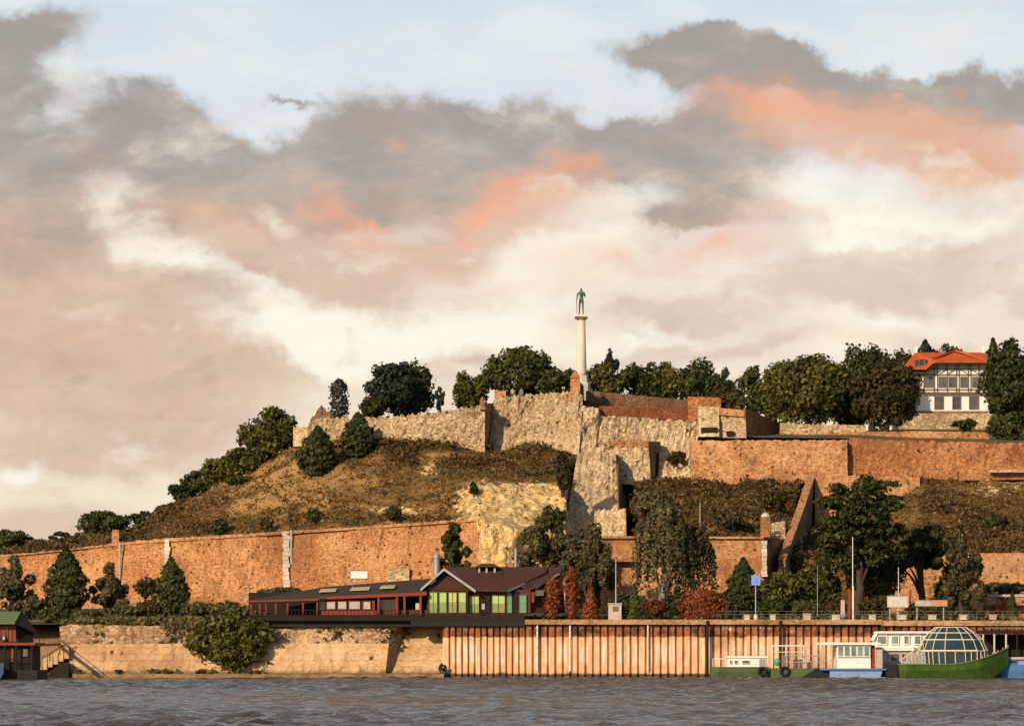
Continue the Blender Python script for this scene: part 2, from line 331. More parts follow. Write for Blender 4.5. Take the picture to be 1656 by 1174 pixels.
def pile_material():
    m, t, b = pbr('rusty_sheet_pile'); p = pos(t); x, y, z = t.sep(p)
    col = t.noise(t.mapping(p, sc=(1, 0, .1)), 1.3, 5, .7); n = t.noise(p, 1.2, 6, .7); patch = t.noise(t.mapping(p, sc=(.5, 0, 1.3)), .5, 4, .6)
    base = t.ramp(t.m('ADD', t.m('MULTIPLY', col, .6), t.m('MULTIPLY', n, .4)), [(.34, (.48, .25, .11)), (.5, (.66, .4, .21)), (.66, (.74, .54, .36))])
    pale = t.m('MULTIPLY', t.sm(t.noise(t.mapping(p, sc=(1, 0, .05)), 2.3, 4, .7), .47, .58), t.m('MULTIPLY', t.sm(z, 1.0, 1.9), t.sm(z, 4.4, 3.0)))
    base = t.mix(t.m('MULTIPLY', pale, .85), base, (.78, .66, .53))
    drk = t.noise(t.mapping(p, sc=(1, 0, .08)), 3.1, 4, .7)
    base = t.mix(t.m('MULTIPLY', t.sm(drk, .56, .72), .4), base, (.22, .1, .045))
    base = t.mix(t.m('MULTIPLY', t.m('MULTIPLY', t.sm(x, 20.5, 21.5), t.sm(t.noise(t.mapping(p, sc=(.35, 0, .3)), .8, 4, .6), .44, .6)), .5), base, t.mix(n, (.1, .05, .025), (.42, .22, .1)))
    rust = t.ramp(t.m('ADD', t.m('MULTIPLY', patch, .5), t.m('MULTIPLY', t.noise(t.mapping(p, sc=(1, 0, .4)), 1.6, 5, .7), .5)), [(.42, (.035, .018, .012)), (.49, (.15, .05, .02)), (.54, (.36, .12, .04)), (.575, (.14, .07, .04)), (.63, (.74, .64, .48))])
    base = t.mix(t.sm(t.m('ADD', z, t.m('MULTIPLY', t.m('SUBTRACT', n, .5), .8)), 4.3, 4.42), base, rust)
    base = t.mix(t.sm(t.m('ADD', z, t.m('MULTIPLY', t.m('SUBTRACT', n, .5), .6)), .55, .3), base, (.07, .04, .022))
    t.L.new(base, b.inputs['Base Color']); b.inputs['Roughness'].default_value = .8
    bump(t, b, n, .4, .05)
    return m
M['pile'] = pile_material()
# ------------------------------------------------------------------ mesh helpers
def P(px, py, Y): return Vector(((px - CX) / F * Y, Y, CAMZ + (HY - py) / F * Y))
def XX(px, Y): return (px - CX) / F * Y
def ZZ(py, Y): return CAMZ + (HY - py) / F * Y
ORI = {}

class MB:
    def __init__(s): s.v = []; s.f = []
    def poly(s, pts):
        i = len(s.v); s.v += [tuple(p) for p in pts]; s.f.append(tuple(range(i, i + len(pts)))); return s
    def hexa(s, a, b):
        """a, b: matching rings of points (bottom, top) -> closed solid"""
        n = len(a); i = len(s.v); s.v += [tuple(p) for p in a] + [tuple(p) for p in b]
        s.f.append(tuple(i + k for k in reversed(range(n)))); s.f.append(tuple(i + n + k for k in range(n)))
        for k in range(n):
            l = (k + 1) % n; s.f.append((i + k, i + l, i + n + l, i + n + k))
        return s
    def box(s, x0, x1, y0, y1, z0, z1):
        return s.hexa([(x0, y0, z0), (x1, y0, z0), (x1, y1, z0), (x0, y1, z0)], [(x0, y0, z1), (x1, y0, z1), (x1, y1, z1), (x0, y1, z1)])
    def pb(s, px0, px1, py0, py1, Y, d):
        """box whose front face fills these photo pixels at distance Y, d deep"""
        return s.box(XX(px0, Y), XX(px1, Y), Y, Y + d, ZZ(py1, Y), ZZ(py0, Y))
    def prism(s, pts, off):
        off = Vector(off); return s.hexa(pts, [Vector(p) + off for p in pts])
    def tube(s, pts, rad, n=8, cap=True):
        pts = [Vector(p) for p in pts]
        if not hasattr(rad, '__len__'): rad = [rad] * len(pts)
        i0 = len(s.v)
        for k, p in enumerate(pts):
            d = (pts[min(k + 1, len(pts) - 1)] - pts[max(k - 1, 0)]).normalized()
            a = Vector((1, 0, 0)) if abs(d.x) < .8 else Vector((0, 1, 0))
            u = d.cross(a).normalized(); v = d.cross(u)
            for q in range(n):
                t = 2 * math.pi * q / n; s.v.append(tuple(p + (u * math.cos(t) + v * math.sin(t)) * rad[k]))
        for k in range(len(pts) - 1):
            for q in range(n):
                a, b = i0 + k * n + q, i0 + k * n + (q + 1) % n; s.f.append((a, b, b + n, a + n))
        if cap:
            s.f.append(tuple(i0 + q for q in reversed(range(n)))); s.f.append(tuple(i0 + (len(pts) - 1) * n + q for q in range(n)))
        return s
    def grid(s, rows):
        """rows of points -> sheet; returns self"""
        i0 = len(s.v); m = len(rows[0])
        for r in rows: s.v += [tuple(p) for p in r]
        for a in range(len(rows) - 1):
            for b in range(m - 1):
                i = i0 + a * m + b; s.f.append((i, i + 1, i + m + 1, i + m))
        return s
    def lathe(s, c, prof, n=16, sx=1, sy=1):
        c = Vector(c); i0 = len(s.v)
        for r, z in prof:
            for q in range(n):
                t = 2 * math.pi * q / n; s.v.append((c.x + r * sx * math.cos(t), c.y + r * sy * math.sin(t), c.z + z))
        for k in range(len(prof) - 1):
            for q in range(n):
                a, b = i0 + k * n + q, i0 + k * n + (q + 1) % n; s.f.append((a, b, b + n, a + n))
        s.f.append(tuple(i0 + q for q in reversed(range(n)))); s.f.append(tuple(i0 + (len(prof) - 1) * n + q for q in range(n)))
        return s
    def build(s, name, mat, parent=None, smooth=False, loc=None):
        me = bpy.data.meshes.new(name)
        if parent is not None: o0 = ORI[parent.name]
        elif loc is not None: o0 = Vector(loc)
        else:
            xs = np.array(s.v); o0 = Vector(((xs[:, 0].min() + xs[:, 0].max()) / 2, (xs[:, 1].min() + xs[:, 1].max()) / 2, xs[:, 2].min()))
        me.from_pydata([(v[0] - o0.x, v[1] - o0.y, v[2] - o0.z) for v in s.v], [], s.f)
        me.materials.append(M[mat] if isinstance(mat, str) else mat); me.update()
        if smooth: me.polygons.foreach_set('use_smooth', [True] * len(me.polygons))
        o = bpy.data.objects.new(name, me); COL.objects.link(o)
        if parent is not None: o.parent = parent
        else: o.location = o0
        ORI[o.name] = o0
        return o

def tag(o, label=None, cat=None, group=None, kind=None):
    for k, v in (('label', label), ('category', cat), ('group', group), ('kind', kind)):
        if v: o[k] = v
    return o
def thing(name, label, cat, loc, group=None):
    o = bpy.data.objects.new(name, None); COL.objects.link(o); o.location = loc; o.empty_display_size = .5
    ORI[o.name] = Vector(loc); return tag(o, label, cat, group)

# ------------------------------------------------------------------ terrain
def sstep(x, a, b):
    t = np.clip((x - a) / (b - a), 0, 1); return t * t * (3 - 2 * t)
def line(pts, px):
    a = np.array(pts, float); return np.interp(px, a[:, 0], a[:, 1]), np.interp(px, a[:, 0], a[:, 2])
def loft(rows, px0, px1, step, sub, amp=0, seed=0, name='', mat=None):
    pxs = np.arange(px0, px1 + step, step); ctrl = [line(r, pxs) for r in rows]
    out = []
    for k in range(len(ctrl) - 1):
        n = sub[k] if hasattr(sub, '__len__') else sub
        for j in range(n if k < len(ctrl) - 2 else n + 1):
            t = j / n; py = ctrl[k][0] * (1 - t) + ctrl[k + 1][0] * t; Y = ctrl[k][1] * (1 - t) + ctrl[k + 1][1] * t
            out.append((py, Y, k + t))
    rowsP = []
    for py, Y, kk in out:
        r = []
        for i, px in enumerate(pxs):
            p = P(px, py[i], Y[i])
            if amp:
                f = amp(px, py[i], kk) if callable(amp) else amp
                q = p * .16 + Vector((seed, 0, 0))
                if callable(amp) and f > 2: p = p + Vector((0, 1, 0)) * (2.4 * abs(mn.noise(p * .33)) + 1.1 * abs(mn.noise(p * .9)) + .5 * abs(mn.noise(p * 2.3)) - .8); f = .7
                p = p + Vector((mn.noise(q + Vector((9, 0, 0))) * .6, -mn.fractal(q, .8, 2.1, 5) * 1.2, mn.fractal(q + Vector((0, 33, 0)), .8, 2.1, 5))) * f
            r.append(p)
        rowsP.append(r)
    return pxs, rowsP

WT = [(-320, 920, 513), (-140, 909, 503), (0, 898, 494), (100, 890, 489), (200, 877, 483), (270, 871, 479), (400, 864, 471), (462, 859, 468), (600, 851, 459), (700, 844, 453), (774, 839, 448)]
R0 = [(-330, 1006, 518), (-150, 1006, 508), (0, 1006, 498), (400, 1006, 476), (770, 1006, 448), (785, 1000, 443), (915, 1000, 443), (925, 1000, 470), (1028, 1000, 470), (1036, 1006, 446), (1980, 1006, 446)]
R1 = [(-330, 926, 518), (-150, 915, 508), (0, 904, 498), (200, 883, 487), (400, 870, 475), (600, 857, 463), (725, 850, 456), (765, 846, 451), (780, 850, 446), (850, 866, 448), (915, 876, 452), (925, 876, 472), (1028, 880, 474), (1036, 870, 446), (1235, 870, 444.5), (1265, 903, 445), (1320, 905, 445), (1480, 896, 445), (1980, 896, 445)]
R2 = [(-330, 923, 525), (-150, 912, 515), (0, 900, 510), (200, 870, 500), (300, 848, 494), (400, 833, 488), (500, 817, 484), (600, 812, 478), (700, 808, 468), (735, 800, 463), (770, 790, 464), (850, 784, 466), (915, 786, 467), (925, 800, 477), (1024, 826, 486), (1034, 838, 458), (1235, 838, 457), (1275, 850, 458), (1292, 884, 462), (1330, 880, 462), (1480, 850, 459), (1980, 850, 459)]
R3 = [(-330, 919, 540), (-150, 908, 530), (0, 899, 520), (200, 868, 510), (275, 832, 503), (400, 785, 500), (480, 748, 498), (600, 755, 492), (700, 762, 486), (800, 752, 482), (915, 758, 480), (925, 765, 485), (1004, 775, 487), (1018, 800, 490), (1030, 808, 470), (1235, 806, 468), (1290, 812, 470), (1303, 846, 473), (1350, 840, 473), (1480, 806, 470), (1980, 800, 470)]
R4 = [(-330, 916, 550), (-150, 905, 540), (0, 897, 535), (200, 866, 525), (275, 828, 515), (340, 790, 513), (400, 757, 512), (480, 722, 508), (505, 713, 505), (650, 714, 496), (790, 724, 494), (800, 724, 499), (925, 730, 493), (940, 745, 489), (1000, 776, 486), (1115, 778, 484), (1300, 776, 482), (1312, 800, 484), (1350, 796, 484), (1400, 770, 484), (1480, 768, 484), (1980, 760, 484)]
R5 = [(a, b + (2 if a < 480 else 10), c + (30 if a < 480 else 8)) for a, b, c in R4]
R6 = [(a, b + 14, c + (90 if a < 480 else 10)) for a, b, c in R4]
def hamp(px, py, kk):
    rock = 740 < px < 918 and .6 < kk < 2.4
    return 2.2 if rock else (1.0 if 1.1 < kk < 3.9 else .35)
pxs, HR = loft([R0, R1, R2, R3, R4, R5, R6], -330, 1980, 4, [20, 26, 16, 16, 3, 3], hamp)
hb = MB().grid(HR)
hill = hb.build('hillside', 'hill', smooth=True, loc=(0, 470, 8)); tag(hill, kind='structure')
ncol = len(pxs); nrow = len(HR)
PXG = np.tile(pxs, nrow); PYG = np.array([[HY - (p.z - CAMZ) * F / p.y for p in r] for r in HR]).ravel()
rock = sstep(PXG, 715, 770) * sstep(PXG, 965, 925) * sstep(PYG, 762, 800)
rock = np.maximum(rock, .62 * np.exp(-((PXG - 695) / 22) ** 2 - ((PYG - 757) / 22) ** 2))
rock = np.maximum(rock, .6 * np.exp(-((PXG - 645) / 60) ** 2 - ((PYG - 825) / 12) ** 2))
rock = np.maximum(rock, .42 * sstep(PXG, 1500, 1600) * sstep(PYG, 850, 790))
dry = sstep(PXG, 330, 420) * sstep(PXG, 640, 500) * sstep(PYG, 845, 815) + .6 * sstep(PXG, 1560, 1620) * sstep(PYG, 850, 860) + .5 * sstep(PXG, 250, 330) * sstep(PXG, 560, 480) * sstep(PYG, 850, 825) + .4 * sstep(PXG, 560, 620) * sstep(PXG, 900, 800) * sstep(PYG, 720, 745)
scrub = sstep(PXG, 960, 1000) * sstep(PXG, 1330, 1280) * .9 + sstep(PXG, 1480, 1500) * .45 + sstep(PYG, 738, 722) * (PXG > 600) * (PXG < 940) * 1.2 + sstep(PXG, 420, 200) * .7 + .6 * np.exp(-((PXG - 640) / 130) ** 2 - ((PYG - 835) / 14) ** 2) + .55 * sstep(PXG, 590, 640) * sstep(PXG, 940, 920) * sstep(PYG, 730, 745) * sstep(PYG, 800, 770)
scrub = np.clip(scrub - rock * 1.1 - dry * .25, 0, 1.2)
for nm, arr in (('rock', rock), ('dry', dry), ('scrub', scrub)):
    a = hill.data.attributes.new(nm, 'FLOAT', 'POINT'); a.data.foreach_set('value', arr.astype(np.float32))

Q0 = [(470, 724, 509), (500, 692, 509), (600, 680, 507), (785, 664, 499), (800, 652, 504), (930, 644, 502), (945, 648, 503), (1115, 660, 506), (1135, 692, 497), (1200, 702, 494), (1210, 707, 488), (1370, 709, 486), (1470, 713, 486), (1980, 722, 486)]
Q1 = [(470, 726, 545), (500, 694, 540), (600, 680, 540), (790, 668, 535), (935, 655, 530), (1115, 665, 535), (1200, 692, 525), (1300, 700, 512), (1390, 697, 509), (1470, 694, 528), (1980, 694, 530)]
Q2 = [(470, 790, 700), (1980, 760, 700)]
_, QR = loft([Q0, Q1, Q2], 470, 1980, 15, [8, 4])
plat = MB().grid(QR); plateau = plat.build('plateau', 'grass', loc=(30, 560, 30)); tag(plateau, kind='structure')
gr = MB()
ys = [400.6, 412, 425, 446, 520, 900, 2500, 9000]; zs = [6.15, 6.2, 6.35, 7.9, 8.0, 8.0, 8, 8]
xs = [-6000, -1500, -400, -100, 0, 100, 400, 1500, 6000]
xs = sorted(set(xs + list(range(-90, 91, 3)) + [XX(639.9, 402), XX(640.1, 402), XX(721.9, 402), XX(722.1, 402)]))
gr.grid([[(x, (y if y > 401 or x > XX(722, 402) else (402.3 if x < XX(640, 402) else 405)), (z if y > 401 or x > XX(640, 402) else 5.72) + (.15 * mn.noise(Vector((x * .2, y * .2, 0))) if 412 <= y < 500 else 0)) for x in xs] for y, z in zip(ys, zs)])
ground = gr.build('ground', 'ground', loc=(0, 500, 6)); tag(ground, kind='structure')
rw_ = np.random.default_rng(11)
wy = np.concatenate([[-1500, 0, 60, 100], np.arange(118, 260, .3), np.arange(260, 397, .45), [399, 402, 420]])
wx = np.concatenate([[-6000, -600, -120], np.arange(-72, 72.1, .6), [120, 600, 6000]])
WX, WY = np.meshgrid(wx, wy); WH = np.zeros_like(WX)
for i in range(56):
    lam = .75 * (5.5 / .75) ** rw_.random(); th = rw_.normal(R(80), .75); ph = rw_.uniform(0, 6.28); kk = 2 * np.pi / lam
    q = kk * (WX * np.cos(th) + WY * np.sin(th)) + ph + .8 * np.sin(WX * .11 + WY * .043 + ph * 3)
    WH += .0125 * lam ** .4 * (np.sin(q) + .25 * np.sin(2 * q + 1.57))
gust = .75 + .45 * np.sin(WX * .05 + 1.3 * np.sin(WY * .021)) * np.sin(WY * .037 + .7 * np.sin(WX * .06))
WH *= gust * sstep(WY, 100, 125) * sstep(WY, 398, 385) * sstep(np.abs(WX), 75, 68)
wb = MB(); wb.v = list(zip(WX.ravel().tolist(), WY.ravel().tolist(), WH.ravel().tolist())); nx_ = len(wx)
wb.f = [(r * nx_ + c_, r * nx_ + c_ + 1, (r + 1) * nx_ + c_ + 1, (r + 1) * nx_ + c_) for r in range(len(wy) - 1) for c_ in range(nx_ - 1)]
water = wb.build('river', 'water', smooth=True, loc=(0, 0, 0)); tag(water, kind='structure')
bed = MB().grid([[(-6000, -1500, -4), (6000, -1500, -4)], [(-6000, 420, -4), (6000, 420, -4)]]).build('river_bed', 'earth', loc=(0, 0, -4)); tag(bed, kind='structure')
# earth bank at the left end, under the moored house
BK = [[(-400, 1098, 398.6), (60, 1097, 398.6), (118, 1096, 398.8)], [(-400, 1080, 400), (40, 1080, 400), (118, 1060, 401.5)], [(-400, 1040, 404), (40, 1042, 403.5), (118, 1035, 403)], [(-400, 1004, 411), (118, 1003, 411)], [(-400, 1006, 414), (118, 1006, 414)]]
_, BR = loft(BK, -400, 118, 6, [5, 5, 5, 2], .35, 4)
bank = MB().grid(BR).build('earth_bank', 'earth', smooth=True, loc=(-60, 404, 0)); tag(bank, kind='structure')

trees_bvh = []
for o in (hill, plateau, ground, bank):
    me = o.data; o0 = ORI[o.name]
    trees_bvh.append(BVHTree.FromPolygons([v.co + o0 for v in me.vertices], [tuple(p.vertices) for p in me.polygons]))
def gz(x, y):
    z = None
    for b in trees_bvh:
        h = b.ray_cast(Vector((x, y, 200)), Vector((0, 0, -1)))
        if h[0] is not None and (z is None or h[0].z > z): z = h[0].z
    return 0 if z is None else z

# ------------------------------------------------------------------ walls
def wall(top, base, thick=1.5, step=5, nv=8, disp=.12, jit=0, seed=1, batter_back=0, mb=None):
    mb = mb or MB(); rnd = random.Random(seed)
    n = max(2, int(abs(top[-1][0] - top[0][0]) / step))
    def samp(l, t):
        a = np.array(l, float); px = l[0][0] + (l[-1][0] - l[0][0]) * t
        if l[-1][0] >= l[0][0]: return px, np.interp(px, a[:, 0], a[:, 1]), np.interp(px, a[:, 0], a[:, 2])
        return px, np.interp(-px, -a[:, 0], a[:, 1]), np.interp(-px, -a[:, 0], a[:, 2])
    cols = []
    for i in range(n + 1):
        t = i / n; tp = samp(top, t); bp = samp(base, t)
        T = P(*tp); B = P(*bp)
        if jit: T.z += rnd.uniform(-jit, jit * .5)
        cols.append((T, B))
    front = []
    for k in range(nv + 1):
        s = k / nv; row = []
        for T, B in cols:
            p = B.lerp(T, s)
            if disp:
                q = p * .45 + Vector((seed * 7.3, 0, 0)); p = p + Vector((0, -1, 0)) * disp * (mn.fractal(q, .7, 2.1, 4) * 1.4 + .6 * mn.noise(p * 1.7))
            row.append(p)
        front.append(row)
    d = Vector((0, thick, 0))
    backT = [p + d for p in front[-1]]; backB = [Vector((p.x, p.y + thick + batter_back, p.z)) for p in front[0]]
    mb.grid(front); mb.grid([front[-1], backT]); mb.grid([backT, backB])
    mb.poly([r[0] for r in front][::-1] + [backB[0], backT[0]][::1]) ; mb.poly([r[-1] for r in front] + [backT[-1], backB[-1]])
    return mb
def off(l, dpy=0, dY=0): return [(a, b + dpy, c + dY) for a, b, c in l]
def wthing(name, label, cat, mat, *a, group=None, **k):
    return tag(wall(*a, **k).build(name, mat), label, cat, group)

# long lower brick wall on the left
W1 = thing('brick_wall', 'long orange brick wall running down to the left below the grassy hill', 'wall', P(400, 990, 470))
W1B = [(-320, 1000, 510), (-140, 1000, 500), (0, 1000, 491.5), (400, 1000, 468.5), (774, 1000, 445.5)]
wall(WT, W1B, 2.0, 4, 14, .14, .04, 3).build('wall', 'brick', W1)
wall(off(WT, -1, -.25), [(a, np.interp(a, [q[0] for q in WT], [q[1] for q in WT]) + 3.5, np.interp(a, [q[0] for q in WT], [q[2] for q in WT]) - .25) for a in (-320, -140, 0, 200, 400, 600, 774)], 2.3, 4, 2, .08, .1, 5).build('coping', 'brick_plain', W1)
def quoins(px, py0, py1, Y0, Y1, wpx, parent, mat='quoin', seed=2):
    mb = MB(); rnd = random.Random(seed); y = py0
    while y < py1:
        h = rnd.uniform(5.5, 7.5); t = (y - py0) / (py1 - py0); Y = Y0 + (Y1 - Y0) * t; ww = wpx * rnd.uniform(.75, 1.1); o = rnd.uniform(-.12, .12) * wpx
        mb.pb(px - ww / 2 + o, px + ww / 2 + o, y, min(y + h - .5, py1), Y - .22, .6); y += h
    return mb.build('quoin_strip', mat, parent)
quoins(463, 859, 950, 467.2, 465.2, 11, W1); quoins(270, 872, 925, 478.3, 476.8, 9, W1, seed=4)
for px, y0, y1, Y in ((471, 857, 950, 467.2), (193.5, 876, 990, 482.6)):
    MB().tube([P(px, y1, Y - 1.2), P(px, y0, Y - .6)], .13, 6).build('drainpipe', 'lgrey', W1)
MB().pb(628, 662, 919, 950, 453.0, .9).build('blocked_arch', 'stone_pale', W1)
ledge = [(95, 965, 477), (400, 963, 462), (470, 962, 458)]
wthing('retaining_kerb', 'low pale kerb wall along the foot of the long brick wall, above the shrubs', 'wall', 'brick_plain', ledge, off(ledge, 12, 0), 1.2, 8, 2, .05)

# upper stone walls
wthing('curtain_wall', 'buff rubble curtain wall on the hilltop left of the tall bastion', 'wall', 'stone',
       [(505, 681, 505.5), (515, 675, 505), (590, 675, 502), (640, 673, 499), (700, 665, 495), (760, 658, 495), (784, 654, 495)],
       [(503, 722, 504.5), (590, 722, 500.5), (650, 722, 497), (784, 734, 492.5)], 3, 3, 12, .35, .3, 11)
cw = MB(); cw.hexa([P(784.1, 734, 492.5), P(789, 734, 499.6), P(785, 734, 499.8), P(783, 734, 494)], [P(784.3, 654, 495), P(797, 652, 500.4), P(790, 652, 500.6), P(783, 654, 496)])
tag(cw.build('wall_return', 'stone_brown'), 'narrow shaded stone return between the curtain wall and the bastion', 'wall')
wthing('brick_pier', 'small orange brick pier capping the right end of the hilltop curtain wall', 'pier', 'brick_plain', [(776, 648, 494.5), (786, 647, 494.3)], [(776, 662, 494.5), (786, 662, 494.3)], 1, 3, 3, .08, .08, 3)
wthing('ruined_gable', 'jagged brown stone ruin at the left end of the hilltop wall', 'ruin', 'stone_brown',
       [(497, 690, 507), (503, 676, 507), (511, 667, 507), (519, 654, 507), (525, 660, 507), (531, 665, 507), (540, 672, 507)], [(497, 722, 506), (540, 690, 506)], 1.5, 2.5, 6, .25, .3, 14)
wthing('low_wall', 'short pale stone wall between the round tree and the jagged ruin', 'wall', 'stone_pale', [(474, 690, 508), (500, 688, 507)], [(474, 722, 507), (500, 722, 506)], 1.5, 4, 6, .15, .1, 15)
BA = thing('stone_bastion', 'tall battered buff rubble bastion below the victory column', 'bastion', P(865, 735, 495))
wall([(797, 646, 500), (802, 641, 500), (860, 637, 500), (925, 632, 498), (938, 631, 495)], [(789, 740, 497), (860, 740, 495), (926, 762, 489)], 4, 3, 20, .45, .28, 21).build('wall', 'stone', BA)
wall([(936, 632, 494.9), (943, 640, 495)], [(925.5, 765, 488.2), (934, 765, 487.5)], 3, 3, 16, .2, .1, 22).build('corner', 'stone_pale', BA)
tag(wall([(800, 632, 500.6), (818, 631, 500.3)], [(800, 646, 500.6), (818, 645, 500.3)], .9, 4, 3, .08, .1, 8).build('brick_parapet', 'brick_plain'), 'short brick parapet stub on the left top corner of the tall bastion', 'parapet')
# right flank of the bastion
wthing('flank_wall', 'sunlit buff rubble wall to the right of the bastion corner, under the dark brick wall', 'wall', 'stone_pale',
       [(941, 657, 494), (968, 657, 494), (970, 671, 494.4), (1060, 676, 496), (1132, 681, 497)], [(933, 765, 489), (1000, 785, 489), (1118, 790, 489)], 4, 3, 18, .45, .25, 23)
DB = thing('brick_parapet_wall', 'dark red brick parapet wall right of the column base, stepped in two tones', 'wall', P(1040, 680, 502))
wall([(948, 631, 503), (1000, 636, 503), (1060, 642, 503), (1128, 649, 503)], [(948, 664, 503), (1128, 672, 503)], 2, 5, 5, .08, .06, 31).build('wall', 'brick_brown', DB)
wall([(969, 656, 500), (1114, 661, 500)], [(969, 674, 500), (1114, 680, 500)], 2.6, 5, 3, .08, .05, 32).build('plinth', 'brick_deep', DB)
wall([(1113, 641, 499.5), (1166, 643, 499.5)], [(1113, 684, 499), (1166, 662, 499.2)], 3, 4, 5, .1, .08, 33).build('end_pier', 'brick_red', DB)
LB = thing('rubble_block', 'rubble block with an orange brick top in the angle below the flank wall', 'wall', P(1010, 780, 483))
wall([(964, 722, 485), (1049, 721, 485)], [(960, 782, 483), (1053, 784, 483)], 5, 3, 12, .45, .25, 41).build('wall', 'stone_pale', LB)
wall([(985, 712, 486), (1048, 713, 486)], [(985, 722.4, 485.2), (1048, 722.4, 485.2)], 2, 4, 2, .08, .1, 42).build('brick_top', 'brick_red', LB)
MB().hexa([P(1053, 784, 483.05), P(1069, 784, 490), P(1062, 784, 492), P(1052, 784, 488)], [P(1049, 714, 485.1), P(1068, 714, 492), P(1060, 714, 493), P(1048, 714, 489)]).build('return_wall', 'stone_brown', LB)
wthing('broken_wall', 'broken pale rubble masonry beneath the round bush left of the upper brick wall', 'ruin', 'stone_pale',
       [(1066, 728, 488.5), (1080, 746, 488), (1100, 756, 487), (1112, 742, 487), (1122, 716, 487), (1134, 712, 487)], [(1064, 790, 485), (1138, 784, 483)], 3, 2.5, 9, .5, .3, 43)
RU = thing('masonry_ruin', 'small cream stone ruin with dark openings, left of the big trees', 'ruin', P(1168, 706, 490))
wall([(1130, 657, 494), (1163, 658, 494)], [(1130, 706, 491), (1163, 706, 491)], 3, 4, 6, .18, .1, 51).build('pier', 'stone_pale', RU)
wall([(1163.4, 661, 494), (1205, 664, 493)], [(1163.4, 708, 492.2), (1207, 708, 491)], 4, 4, 6, .18, .1, 52).build('block', 'stone', RU)
wall([(1163.5, 660, 493.4), (1204, 663, 492.4)], [(1163.5, 671, 493.2), (1204, 674, 492.2)], .5, 4, 2, .06, .06, 53).build('brick_band', 'brick_plain', RU)
MB().pb(1134, 1160, 691, 700, 491.2, .5).build('opening_shade', 'darkwood', RU); MB().pb(1175, 1187, 697, 704, 491.3, .5).build('opening_shade', 'darkwood', RU)  # solid dark slabs stand in for the unlit depth of the openings
sh = MB(); sh.hexa([P(1207, 710, 491), P(1272, 710, 515), P(1268, 710, 519), P(1203, 710, 495)], [P(1206, 660, 491.5), P(1272, 690, 515), P(1268, 690, 519), P(1202, 660, 495)])
tag(sh.build('ramp_wall', 'brick_red'), 'dark shaded brick ramp wall sloping down right of the cream ruin', 'wall')

# central buttress
BU = thing('stone_buttress', 'tall pale rubble buttress with a black shaded flank, in the middle of the slope', 'buttress', P(965, 870, 468))
def flank(pts, name, mat, parent): MB().hexa(*pts).build(name, mat, parent)
wall([(934, 733, 482), (960, 729, 482), (996, 733, 481)], [(908, 884, 463), (1001, 866, 467)], 3, 3, 24, .55, .35, 61).build('shaft', 'stone_pale', BU)
flank(([P(1001, 866, 467.2), P(1013, 866, 482), P(1006, 866, 484), P(998, 866, 470)], [P(996.2, 734, 481.2), P(1000, 734, 490), P(996, 734, 492), P(994, 734, 483)]), 'flank', 'stone_brown', BU)
flank(([P(1001, 826, 467.6), P(1017, 826, 479), P(1012, 826, 481), P(999, 826, 470)], [P(999.5, 750, 477), P(1008, 792, 484), P(1004, 792, 486), P(998, 750, 479)]), 'flank_spur', 'stone_brown', BU)
wall([(962, 824, 466.5), (1012, 822, 464.5)], [(960, 872, 463.5), (1013, 872, 462)], 4, 3, 8, .4, .25, 62).build('plinth', 'stone_pale', BU)
flank(([P(1013, 872, 462.2), P(1023, 872, 474), P(1018, 872, 476), P(1010, 872, 464)], [P(1012.3, 822, 464.8), P(1020, 822, 477), P(1015, 822, 479), P(1009, 822, 467)]), 'plinth_flank', 'stone_brown', BU)

# lower brick wall on the right, with the quoined corner, pillar and stair wall
LW = thing('brick_wall', 'lower sunlit brick wall behind the weeping trees, with a white quoined corner', 'wall', P(1110, 1000, 440))
wall([(972, 868, 441), (1000, 867, 440.6), (1235, 868, 438)], [(972, 1004, 439), (1236, 1004, 436)], 2, 5, 10, .08, .04, 71).build('wall', 'brick_plain', LW)
wall([(971, 866.5, 440.5), (1235, 867.5, 437.6)], [(971, 870.5, 440.4), (1235, 871, 437.5)], 1.2, 8, 1, .03, .02, 72).build('coping', 'brick_plain', LW)
MB().hexa([P(972, 908, 438.6), P(1042, 908, 438), P(1042, 908, 441), P(972, 908, 441)], [P(972, 903, 438.8), P(1042, 903, 438.2), P(1042, 903, 441), P(972, 903, 441)]).build('ledge', 'brick_red', LW)
quoins(1236, 874, 932, 437.2, 436.6, 9, LW, seed=6)
MB().hexa([P(1237, 1004, 436.2), P(1280, 1004, 447), P(1276, 1004, 449), P(1236, 1004, 438)], [P(1236, 868, 438.2), P(1272, 872, 450), P(1266, 872, 452), P(1234, 868, 440)]).build('return_wall', 'brick_red', LW)
pl = thing('gate_pillar', 'orange brick pillar with a pale rounded cap on the quoined corner', 'pillar', P(1237, 868, 439))
MB().pb(1230.5, 1245.5, 836, 868.2, 438.4, 1.1).build('shaft', 'brick_plain', pl)
c = P(1238, 836, 438.95); MB().lathe(c, [(.56, 0), (.56, .12), (.42, .34), (.2, .5), (.05, .55)], 10).build('cap', 'quoin', pl)
ST = thing('stair_wall', 'steep dark wall climbing diagonally up to the upper brick wall, its sloping top sunlit', 'wall', P(1290, 900, 455))
A0, A1 = P(1270, 904, 440), P(1320, 763, 479)
def stair_sec(t, py_add=0):
    p = A0.lerp(A1, t); return p
mbs = MB(); lf = []; rt = []
for k in range(15):
    t = k / 14; p = A0.lerp(A1, t); wv = .75
    p.z += .25 * math.sin(t * 9) * .3
    rt.append(p); lf.append(p + Vector((-wv, .15, -.1)))
mbs.grid([[p + Vector((.35, 0, -(p.z - 7) * 1)) + Vector((0, 0, 0)) for p in rt], rt]); mbs.grid([rt, lf]); mbs.grid([lf, [Vector((p.x - .3, p.y, 7)) for p in lf]])
